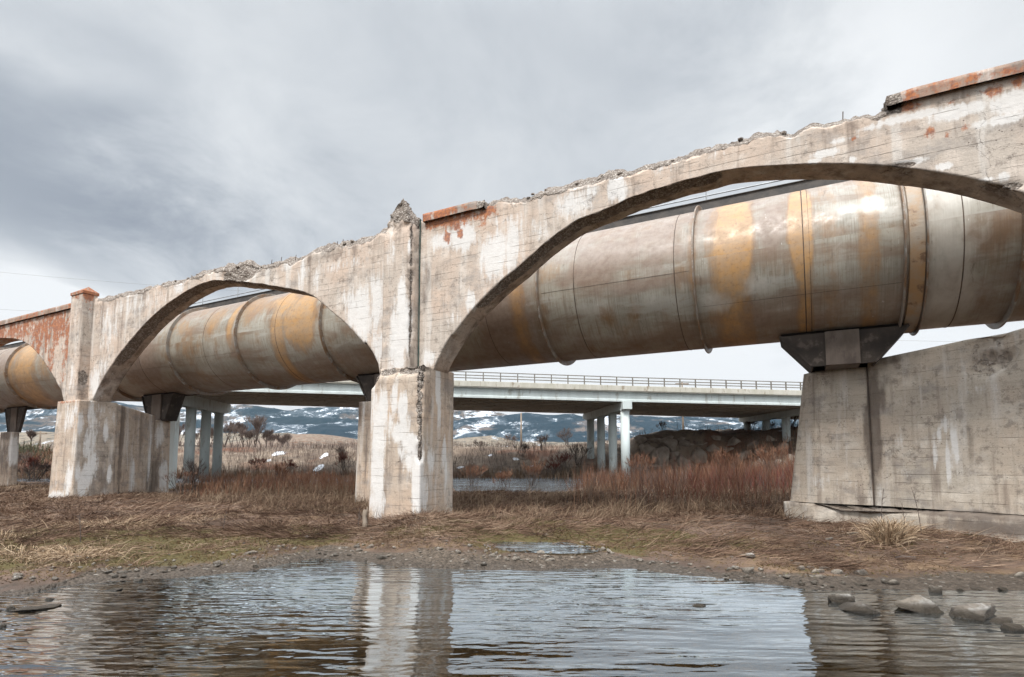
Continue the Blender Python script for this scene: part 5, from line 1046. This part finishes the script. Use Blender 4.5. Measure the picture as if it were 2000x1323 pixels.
# stump beside the middle pier
x, y, z = gpt(712, 1036); m_ = MB(); m_.tube([(0, 0, -.1), (.01, 0, .12), (-.01, .01, .26), (.0, .0, .38)], [.07, .055, .05, .035], 9); m_.tube([(.03, 0, .2), (.05, 0, .44)], [.02, .008], 6); tag(m_.build('stump', M['wood'], None, True, (x, y, z)), 'weathered grey wooden stump left of the middle pier', 'stump')
x, y, z = gpt(1768, 1102); m_ = MB(); m_.tube([(-.14, 0, .02), (0, .01, .035), (.15, -.03, .02)], [.022, .028, .018], 8); tag(m_.build('driftwood', M['bark'], None, True, (x, y, z)), 'short dark stick of driftwood on the right bank', 'driftwood')

# ---- bare trees and shrubs with trunk and crown
def bare_tree(name, x, y, h, spread, label, cat, group, mat, depth=5, trunks=1, zb=None, twig_w=.02, fan=1.):
    z0 = float(gz(np.array([x]), np.array([y]))[0]) if zb is None else zb; root = tag(empty(name, (x, y, z0)), label, cat, group); tm = MB(); tb, td, tl = [], [], []
    def grow(p, d, L_, r, k):
        q = p + d * L_; mid = p + d * L_ * .5 + Vector((random.uniform(-1, 1), random.uniform(-1, 1), 0)) * L_ * .06
        if k < 3: tm.tube([p, mid, q], [r, r * .85, r * .7], 6)
        else: tb.append(p); td.append(q - p)
        if k >= depth: return
        for i in range(random.choice([2, 3, 3]) if k < 3 else random.choice([3, 4])):
            nd = (d + Vector((random.uniform(-1, 1), random.uniform(-1, 1), random.uniform(-.15, .6))) * .62 * spread).normalized(); grow(p + (q - p) * random.uniform(.55, 1.), nd, L_ * (random.uniform(.6, .82) if depth < 6 else random.uniform(.72, .92)), r * .6, k + 1)
    for i in range(trunks):
        d = Vector((random.uniform(-.3, .3) * fan, random.uniform(-.3, .3) * fan, 1)).normalized() if trunks > 1 else Vector((random.uniform(-.06, .06), 0, 1)).normalized()
        grow(Vector((random.uniform(-.1, .1) * trunks * .3, 0, -.1)), d, h * (.34 if depth < 6 else .24), h * .022 / max(1, trunks ** .5), 0)
    tm.build('trunk', M['bark'], root, True)
    B_ = np.array([list(q) for q in tb]); D_ = np.array([list(q) for q in td]); L_ = np.linalg.norm(D_, axis=1)
    V, F, T = ribbons(B_, unit(D_), L_ * 1.25, twig_w, -.05, 3, None, .12); mesh('crown', V, F, mat, root, False, None, T); return root
gtr = 'bare trees beyond the river'
for i, (u, h, Y) in enumerate([(438, 9.5, 130), (452, 10.5, 138), (463, 8.8, 128), (474, 9., 142), (485, 7.8, 132), (497, 10.6, 130), (508, 8., 140), (519, 7., 131), (530, 6.8, 140), (541, 6., 130), (551, 5.6, 138), (564, 6.6, 126), (410, 8.5, 140), (388, 8., 130), (350, 9., 135), (60, 3.5, 90)]):
    lab = {5: 'tallest bare tree with a clear trunk in the row behind the bridge', 11: 'small bare tree at the right end of the row by the snow field', 15: 'low bare tree at the left edge below the hills', 0: 'bare tree just right of the left bridge columns', 12: 'bare tree seen between the left bridge columns', 13: 'bare tree behind the second left bridge column', 14: 'bare tree glimpsed left of the bridge columns'}.get(i, 'greyish brown bare tree in the dense row behind the bridge')
    bare_tree('bare_tree', (u - 1000) / 1089 * Y, Y, h * .92, .72, lab, 'tree', gtr, M['greytwig'], 6, 1, None, .06)
bare_tree('bare_shrub', -13.7 * 1.0, 24.2, 2.0, .9, 'small bare branching shrub in front of the left bridge columns', 'shrub', None, M['greytwig'], 4, 4, None, .012, 1.2)
bare_tree('bare_shrub', (355 - 1000) / 1089 * 22, 22, 1.6, .9, 'leafless twiggy bush beside the stained low wall', 'shrub', None, M['willow'], 4, 3, None, .010, 1.5)
gsh = 'leafless shrubs on the far bank'
for i, (u, Y, h, mt, lab) in enumerate([(1098, 57, 2.9, 'redtwig', 'bright crimson twigged shrub left of the middle bridge columns'), (1078, 56, 2.2, 'redtwig', 'lower crimson shrub beside the brighter one'), (1130, 60, 3.2, 'greytwig', 'tall grey shrub against the first middle bridge column'), (1060, 66, 2.4, 'greytwig', 'grey shrub on the crest of the far bank'), (995, 75, 2.3, 'greytwig', 'round grey shrub alone on the field edge'), (940, 66, 1.8, 'greytwig', 'low dark shrub at the left end of the far bank'), (1020, 63, 2., 'greytwig', 'grey brown shrub halfway up the far bank'), (1110, 68, 3., 'greytwig', 'pale grey shrub behind the crimson ones'),
        (1296, 66, 1.5, 'greytwig', 'small pale shrub on top of the rock wall'), (1548, 62, 4.2, 'greytwig', 'tall grey shrub right beside the grey pier'), (1470, 66, 1.6, 'greytwig', 'dry bush at the foot of the right bridge columns'), (1510, 66, 1.4, 'sedge', 'tan bush between the right bridge columns'), (60, 52, 3.2, 'redtwig', 'purple brown shrub left of the far pier'), (75, 50, 2.6, 'greytwig', 'low grey shrub left of the far pier'), (45, 56, 3.4, 'greytwig', 'tall grey shrub near the left edge'), (675, 58, 3., 'redtwig', 'reddish shrub beside the slim support'), (665, 62, 2.5, 'greytwig', 'grey shrub above the reddish one by the slim support'), (505, 59, 1.8, 'redtwig', 'dark red shrub below the left snow patch'), (560, 58, 2.0, 'redtwig', 'dark red shrub between two snow patches')]):
    x = (u - 1000) / 1089 * Y; bare_tree('shrub', x, Y, h, 1.1, lab, 'shrub', gsh, M[mt], 4, 7, None, .03, 2.0)
for u, Y, h in ((1040, 37, 2.6), (925, 40, 2.2), (985, 36, 1.8), (1245, 30, 2.2), (1420, 30, 2.6), (1510, 28, 2.6), (545, 30, 1.6)):
    lab = {1040: 'spindly willow bush standing up before the bright river', 925: 'fine twigged willow bush close right of the middle pier', 985: 'low willow bush at the river edge', 1245: 'orange twigged willow bush before the dark rock wall', 1420: 'tall red willow bush in front of the riprap', 1510: 'tall red willow bush left of the grey pier', 545: 'willow bush between the slim support and the left columns'}[u]
    bare_tree('willow_bush', (u - 1000) / 1089 * Y, Y, h, .7, lab, 'shrub', 'willow bushes by the river', M['willow'], 4, 9, None, .016, 1.2)
# ================================================================ stones, boulders, poles, house, sky
def stone(name, x, y, z, sx, sy, sz_, seed, label, group, mat=None, pale=0., sub=3, cat='stone', rz=0., ang=.35):
    import bmesh
    bm = bmesh.new(); bmesh.ops.create_icosphere(bm, subdivisions=sub, radius=1.); V = np.array([v.co[:] for v in bm.verts]); Fc = [tuple(v.index for v in f.verts) for f in bm.faces]; bm.free()
    r = np.random.default_rng(seed)
    for k in range(14):      # chop flats so it is not a ball
        nrm = r.normal(size=3); nrm /= np.linalg.norm(nrm); c = r.uniform(.42, .8); dd = V @ nrm; V = V - np.outer(np.maximum(dd - c, 0), nrm)
    V = V * (1 + ang * .6 * fbm(V[:, 0] * 1.6 + seed, V[:, 1] * 1.6, V[:, 2] * 1.6, 4, seed % 91) + .10 * fbm(V[:, 0] * 6 + seed, V[:, 1] * 6, V[:, 2] * 6, 4, seed % 71))[:, None] * np.array([sx, sy, sz_])
    top = np.clip((V[:, 2] / sz_ - .42 + .25 * fbm(V[:, 0] / sx * 2, V[:, 1] / sx * 2, None, 3, 7)) * 4, 0, 1) * pale
    o = mesh(name, V, Fc, mat or M['stone'], None, True, None, top, (x, y, z)); o.rotation_euler = (0, 0, rz); return tag(o, label, cat, group)
big = [ # u, v centre, width px, height px, pale, label
 (1690, 1187, 50, 20, .8, 'long flat boulder with a white crusted top in the shallows'), (1643, 1168, 26, 17, .8, 'dark wet boulder with a pale top nearest the reflection edge'), (1803, 1183, 46, 22, .7, 'blocky dark boulder in the shallows with white patches'), (1915, 1196, 60, 26, .9, 'broad low boulder with a white sheet on top near the right edge'), (1990, 1225, 24, 14, .2, 'brown wet rock cut by the right edge'), (1967, 1213, 26, 12, .3, 'low rock trailing off the broad boulder'),
 (1686, 1116, 24, 13, .8, 'large pale rock at the water edge on the right bank'), (1466, 1128, 15, 14, .5, 'blocky brown stone standing in the water'), (1466, 1091, 18, 9, .9, 'pale grey stone lying on the right bank grass'), (1748, 1137, 12, 9, .7, 'round stone with a pale cap in the shallows'), (1832, 1150, 16, 14, .2, 'dark mossy rock behind the blocky boulder'), (1367, 1183, 16, 4, 0., 'smooth grey stone barely breaking the rippled water'),
 (1700, 1130, 10, 6, .3, 'small rounded stone under the large pale rock'), (1600, 1114, 13, 9, .5, 'leaning stone in the shore pile'), (1612, 1108, 15, 8, .6, 'flat topped stone behind the leaning one'), (1640, 1117, 14, 7, .4, 'grey stone at the right of the shore pile'), (1606, 1125, 14, 8, .3, 'orange brown stone at the front of the shore pile'), (1560, 1102, 9, 7, .6, 'oval stone at the left end of the shore pile'), (1565, 1109, 12, 6, .4, 'low stone at the foot of the shore pile'), (1583, 1109, 10, 7, .4, 'wedge shaped stone inside the shore pile'),
 (487, 1080, 14, 8, .9, 'smooth pale boulder alone on the left bank'), (92, 1170, 12, 6, .5, 'tan stone in the water near the left edge'), (15, 1188, 10, 8, .4, 'pointed brown stone in the dark water at left'), (2, 1222, 10, 7, .2, 'orange tan stone at the left picture edge'), (60, 1190, 42, 4, 0., 'long flat slab just above the dark water'),
 (497, 1130, 8, 6, .1, 'brown stone at the waterline below the pale boulder'), (700, 1080, 12, 8, .3, 'dark stone on the small gravel spit'), (723, 1078, 9, 8, .8, 'white stone on the small gravel spit'), (745, 1095, 12, 12, .3, 'slanted stone at the right of the gravel spit'), (962, 1097, 7, 6, .9, 'upright white stone before the grass mound'), (1058, 1108, 9, 6, .6, 'pale round stone at the waterline right of the mound'), (1077, 1118, 12, 7, .4, 'pinkish twin stone in the water edge'), (912, 1117, 7, 5, .2, 'brown stone at the waterline below the mound'),
 (1177, 1063, 8, 6, .7, 'small pale stone near the puddle'), (1137, 1060, 9, 5, .7, 'flat pale stone above the puddle'), (1065, 1044, 8, 4, .6, 'grey stone on the far side of the puddle'), (600, 1047, 9, 5, .7, 'pale stone on the mud left of the stump'), (620, 1046, 7, 4, .5, 'small stone right beside the pale mud stone'), (1620, 1050, 12, 6, .2, 'dark stone before the grey pier'), (1665, 1052, 14, 8, .1, 'mossy dark stone nearest the pale straw clump'), (1790, 1088, 8, 5, .3, 'small grey stone on the right bank moss'), (1993, 1127, 12, 10, .4, 'rock at the right edge of the bank'), (1910, 1150, 14, 6, .1, 'sunken brown rock in the right shallows'), (1960, 1150, 12, 7, .1, 'second sunken rock in the right shallows'), (1880, 1152, 8, 5, .1, 'tiny brown rock between the sunken rocks'),
 (150, 1112, 12, 5, .4, 'brown stone in the red mud on the left'), (235, 1132, 14, 5, .3, 'flat stone at the left waterline'), (218, 1152, 16, 3, 0., 'flat wet slab in the water at left'), (278, 1148, 12, 5, .1, 'rounded wet stone at the left waterline'), (340, 1110, 7, 5, .6, 'small light stone on the muddy rim')]
gs = 'stones along the stream'
for i, (u, v, w, h, pale, lab) in enumerate(big):
    x, y, z = gpt(u, v + h * .6) if v < 1140 else (*atZ(u, v + h * .5, 0.)[:2], 0.)
    m_px = y / 1089; sx = w * m_px; sz_ = h * m_px * .85; z = max(z, -.03)
    stone('stone', x, y + sx * .35, z + sz_ * .12, sx * 1.1, sx * .75, sz_ * 1.25, 100 + i, lab, gs, None, pale, 4 if w > 18 else 3, 'stone', random.uniform(-.25, .25))
lab3 = {0: 'small pebble at the left shore of the stream', 1: 'small pebble along the shore under the middle pier', 2: 'small pebble along the shore right of the mound', 3: 'small stone on the open bank'}
protos = {}
for k in range(285):
    if k < 185:
        u = random.choice([random.uniform(20, 700), random.uniform(640, 1300), random.uniform(1000, 1750)]); v = np.interp(u, [q[0] for q in shore_px], [q[1] for q in shore_px]) + random.gauss(-4, 7); zone = 0 if u < 600 else (1 if u < 960 else 2)
        x, y, z = gpt(u, min(v, 1165)); r = random.uniform(.02, .06) * random.choice([1, 1, 1.4])
    else:
        x, y, z = gpt(random.uniform(20, 1900), random.uniform(1035, 1105)); r = random.uniform(.02, .05); zone = 3
    if blocked(np.array([x]), np.array([y]))[0]: continue
    key = k % 12
    z = max(z, -.02)
    if key not in protos or True:
        if key in protos:
            o = protos[key].copy(); COL.objects.link(o); o.location = (x, y, z + r * .2); o.rotation_euler = (0, 0, random.uniform(0, 6.3)); o.scale = (r, r * random.uniform(.7, 1), r * random.uniform(.45, .75))
        else:
            o = stone('pebble', x, y, z + r * .2, 1, 1, 1, 500 + key, 'p', gs, None, random.choice([0, .5, .5, .9]), 2); o.scale = (r, r * .8, r * .6); protos[key] = o
    tag(o, lab3[zone], 'pebble', ['pebbles on the left shore', 'pebbles under the middle pier', 'pebbles right of the mound', 'small stones on the open bank'][zone])
# riprap and rock face beyond the river
gb = 'boulders of the far embankment'
spots = [(1228, 892, 26, 22), (1255, 862, 22, 14), (1275, 915, 24, 18), (1320, 888, 22, 18), (1350, 912, 26, 16), (1375, 868, 18, 14), (1405, 858, 20, 10), (1425, 882, 20, 16), (1450, 902, 22, 16), (1475, 872, 18, 14), (1300, 858, 22, 10), (1335, 858, 18, 9), (1495, 885, 18, 14), (1240, 905, 40, 34), (1262, 880, 34, 30), (1290, 900, 34, 36), (1310, 872, 28, 24), (1330, 905, 26, 26), (1365, 890, 26, 28), (1345, 870, 22, 16), (1395, 878, 20, 18), (1410, 900, 24, 20), (1440, 866, 22, 18), (1462, 890, 26, 22), (1505, 862, 16, 14), (1490, 905, 24, 18), (1530, 880, 22, 20), (1545, 860, 12, 16), (1380, 915, 26, 14), (1425, 920, 24, 12), (1215, 880, 22, 24), (1185, 868, 22, 12), (1285, 860, 26, 12), (1550, 900, 20, 20), (1520, 905, 16, 14)]
for i, (u, v, w, h) in enumerate(spots):
    p = None
    for Y in np.arange(50, 84, .25):
        p = atY(u, v, Y)
        if float(gz(np.array([p[0]]), np.array([Y]))[0]) > p[2]: break
    m_px = Y / 1089
    nm = ['dark block just right of the front bridge column', 'block on the crest right of the front bridge column', 'block at the foot of the rock face'][i] if i < 3 else ('dark angular boulder in the riprap below the bank crest' if v < 885 else 'dark angular boulder low in the riprap behind the willows')
    stone('boulder', p[0], p[1] + .3, p[2], w * m_px * .95, w * m_px * .7, h * m_px * .8, 900 + i, nm, gb, M['boulder'], 0, 3, 'boulder', random.uniform(-.5, .5), .8)
# poles
def pole(u, Y, vtop, vbot, label, arm=True):
    x = (u - 1000) / 1089 * Y; zt = 1.7 + (900 - vtop) / 1089 * Y; zb = float(gz(np.array([x]), np.array([Y]))[0]) - .3; r = tag(empty('utility_pole', (x, Y, zb)), label, 'pole', 'wooden utility poles')
    m_ = MB(); m_.tube([(0, 0, 0), (0, 0, zt - zb)], [.17 * Y / 90, .11 * Y / 90], 8); m_.build('shaft', M['wood'], r, True)
    if arm: m_ = MB(); m_.box((-1.2 * Y / 100, -.06, zt - zb - .5), (1.2 * Y / 100, .06, zt - zb - .3)); m_.build('crossarm', M['wood'], r)
    return x, Y, zt
pole(1018, 100, 806, 880, 'slender utility pole seen under the bridge right of the middle pier', False)
pB = pole(1336, 95, 744, 855, 'utility pole whose crossarm shows above the bridge railing')
pole(75, 90, 842, 855, 'small pole with a short arm near the left edge')
m_ = MB()
def wire(p, q, sag, label):
    m_ = MB(); P_ = [tuple(np.array(p) * (1 - f) + np.array(q) * f - np.array([0, 0, sag * 4 * f * (1 - f)])) for f in np.linspace(0, 1, 24)]; m_.tube(P_, .013, 4); tag(m_.build('power_line', M['railmetal']), label, 'power line', 'power lines in the sky')
def at2(u, v, Y): return tuple(atY(u, v, Y))
wire(at2(-300, 500, 80), at2(560, 573, 95), .6, 'upper faint power line crossing the sky at the left')
wire(at2(-300, 586, 80), at2(520, 622, 95), .5, 'lower faint power line crossing the sky at the left')
wire(at2(1700, 664, 80), at2(2300, 668, 70), .2, 'faint power line above the wing wall at the right')
# small house far behind the left bridge columns
hx, hy = (380 - 1000) / 1089 * 150, 150; hz = float(gz(np.array([hx]), np.array([hy]))[0]); hr = tag(empty('house', (hx, hy, hz)), 'tiny pale house far away between the left bridge columns', 'house')
m_ = MB(); m_.box((-4, 0, -.3), (4, 6, 2.2)); m_.build('wall', M['hwpaint'], hr)
m_ = MB(); m_.add([(-4.4, -.4, 2.2), (4.4, -.4, 2.2), (4.4, 6.4, 2.2), (-4.4, 6.4, 2.2), (-4.4, 3, 3.9), (4.4, 3, 3.9)], [(0, 1, 5, 4), (2, 3, 4, 5), (0, 4, 3), (1, 2, 5), (0, 3, 2, 1)]); m_.build('roof', M['boulder'], hr)
m_ = MB(); m_.box((-2.2, -.05, .7), (-1.2, 0, 1.6)); m_.build('window', M['darksteel'], hr)
m_ = MB(); m_.box((.8, -.05, 0), (1.7, 0, 1.9)); m_.build('door', M['darksteel'], hr)

# ---------------------------------------------------------------- sky and light
SUN_EL, SUN_AZ = R(52), R(-152)      # azimuth measured from +Y, clockwise positive
w = bpy.data.worlds.new('World'); sc.world = w; w.use_nodes = True; nt = w.node_tree; nt.nodes.clear()
class WN(NT):
    def __init__(s): s.t = nt
wn = WN(); out = nt.nodes.new('ShaderNodeOutputWorld')
sky = nt.nodes.new('ShaderNodeTexSky'); sky.sky_type = 'NISHITA'; sky.sun_disc = False; sky.sun_elevation = SUN_EL; sky.sun_rotation = SUN_AZ; sky.dust_density = 2.
dirv = nt.nodes.new('ShaderNodeTexCoord').outputs['Generated']
x_, y_, z_s = wn.sep(dirv); zc = wn.ma('ADD', wn.ma('MAXIMUM', z_s, 0.), .16)
cp = wn.comb(wn.ma('DIVIDE', x_, zc), wn.ma('DIVIDE', y_, zc), 0.)       # flat cloud deck seen in perspective
n1 = wn.noise(wn.map(cp, (.55, .42, 1), (0, 0, .5)), .9, 6, .5, .35); n2 = wn.noise(wn.map(cp, (1., .75, 1), (0, 0, .35)), 2.6, 9, .62, .35)
def dirblob(u, v, ru, rv, pw_=1.):
    d = ray(u, v); d = d / np.linalg.norm(d); a = ray(u + ru, v); b = ray(u, v - rv)
    az = math.atan2(d[0], d[1]); el = math.asin(d[2]); ra = abs(math.atan2(a[0], a[1]) - az); re = abs(math.asin(b[2] / np.linalg.norm(b)) - el)
    A_ = wn.ma('ARCTAN2', x_, y_); E_ = wn.ma('ARCSINE', z_s)
    A_ = wn.ma('ADD', A_, wn.ma('MULTIPLY', wn.ma('SUBTRACT', n2, .5), .75)); E_ = wn.ma('ADD', E_, wn.ma('MULTIPLY', wn.ma('SUBTRACT', n1, .5), .50))
    q = wn.ma('ADD', wn.ma('POWER', wn.ma('ABSOLUTE', wn.ma('DIVIDE', wn.ma('SUBTRACT', A_, az), ra)), 2.), wn.ma('POWER', wn.ma('ABSOLUTE', wn.ma('DIVIDE', wn.ma('SUBTRACT', E_, el), re)), 2.))
    return wn.ma('EXPONENT', wn.ma('MULTIPLY', q, -1.))
dark = wn.ma('ADD', wn.ma('MULTIPLY', dirblob(60, 230, 400, 220), .55), wn.ma('MULTIPLY', dirblob(330, 420, 460, 160), .12))
dark = wn.ma('ADD', dark, wn.ma('MULTIPLY', dirblob(900, 150, 520, 170), .05)); dark = wn.ma('ADD', dark, wn.ma('MULTIPLY', dirblob(1250, 150, 160, 90), .12))
light = wn.ma('ADD', wn.ma('MULTIPLY', dirblob(60, 560, 420, 90), .9), wn.ma('MULTIPLY', dirblob(1750, 120, 420, 260), .35))
light = wn.ma('ADD', light, wn.ma('MULTIPLY', dirblob(1250, 760, 1600, 140), .6)); light = wn.ma('ADD', light, wn.ma('MULTIPLY', dirblob(40, 40, 200, 60), .25))
tex = wn.ma('ADD', wn.ma('MULTIPLY', wn.ma('SUBTRACT', n1, .5), .8), wn.ma('MULTIPLY', wn.ma('SUBTRACT', n2, .5), .85))
g = wn.ma('ADD', wn.ma('SUBTRACT', wn.ma('ADD', .62, wn.ma('MULTIPLY', tex, .75)), dark), light, clamp=True)
cr = nt.nodes.new('ShaderNodeValToRGB'); nt.links.new(g, cr.inputs[0]); e = cr.color_ramp.elements
for k in range(3): e.new(.5)
for i, (ps_, c_) in enumerate([(0., (.25, .28, .325)), (.28, (.35, .38, .42)), (.55, (.48, .508, .538)), (.78, (.585, .608, .628)), (1., (.70, .718, .733))]): e[i].position = ps_; e[i].color = (*c_, 1)
# overcast deck, with added fill: brightened out of view overhead and behind the viewer
zen = wn.rng(z_s, .64, .95, 1., 4.2); fill_behind = wn.rng(y_, .15, -.5, 1., 1.8); lum = wn.ma('MULTIPLY', zen, fill_behind)
clouds = wn.n('ShaderNodeVectorMath', operation='SCALE'); nt.links.new(cr.outputs[0], clouds.inputs[0]); nt.links.new(lum, clouds.inputs['Scale'])
bg1 = nt.nodes.new('ShaderNodeBackground'); nt.links.new(sky.outputs[0], bg1.inputs[0]); bg1.inputs[1].default_value = .05
bg2 = nt.nodes.new('ShaderNodeBackground'); nt.links.new(clouds.outputs[0], bg2.inputs[0]); bg2.inputs[1].default_value = 1.
mx = nt.nodes.new('ShaderNodeMixShader'); mx.inputs[0].default_value = .93; nt.links.new(bg1.outputs[0], mx.inputs[1]); nt.links.new(bg2.outputs[0], mx.inputs[2]); nt.links.new(mx.outputs[0], out.inputs[0])
w.cycles.sampling_method = 'MANUAL'; w.cycles.sample_map_resolution = 512
ld = bpy.data.lights.new('sun', 'SUN'); ld.energy = 2.3; ld.angle = R(14); ld.color = (1., .955, .90); sun = bpy.data.objects.new('sun', ld); COL.objects.link(sun)
dv_ = Vector((math.sin(SUN_AZ) * math.cos(SUN_EL), math.cos(SUN_AZ) * math.cos(SUN_EL), math.sin(SUN_EL))); sun.rotation_euler = (-dv_).to_track_quat('-Z', 'Y').to_euler(); sun.location = (-20, -20, 40)
# air
HAZE = 1
if HAZE:
    m_ = MB(); m_.box((-6000, -60, -4), (6000, 5200, 560)); t = NT('air_haze'); t.t.nodes.clear(); out_ = t.n('ShaderNodeOutputMaterial'); v_ = t.n('ShaderNodeVolumePrincipled'); v_.inputs['Color'].default_value = (.62, .76, .92, 1); v_.inputs['Density'].default_value = .00003; v_.inputs['Anisotropy'].default_value = .2
    t.L(v_.outputs[0], out_.inputs['Volume']); tag(m_.build('haze', t.m), kind='stuff')
sc.cycles.use_denoising = True; sc.cycles.max_bounces = 6; sc.cycles.diffuse_bounces = 3; sc.cycles.transparent_max_bounces = 8; sc.cycles.volume_bounces = 0; sc.cycles.glossy_bounces = 3; sc.cycles.caustics_reflective = False; sc.cycles.caustics_refractive = False
sc.render.engine = 'CYCLES'
vs = sc.view_settings; vs.view_transform = 'Standard'; vs.look = 'None'; vs.gamma = 1.; vs.exposure = .48
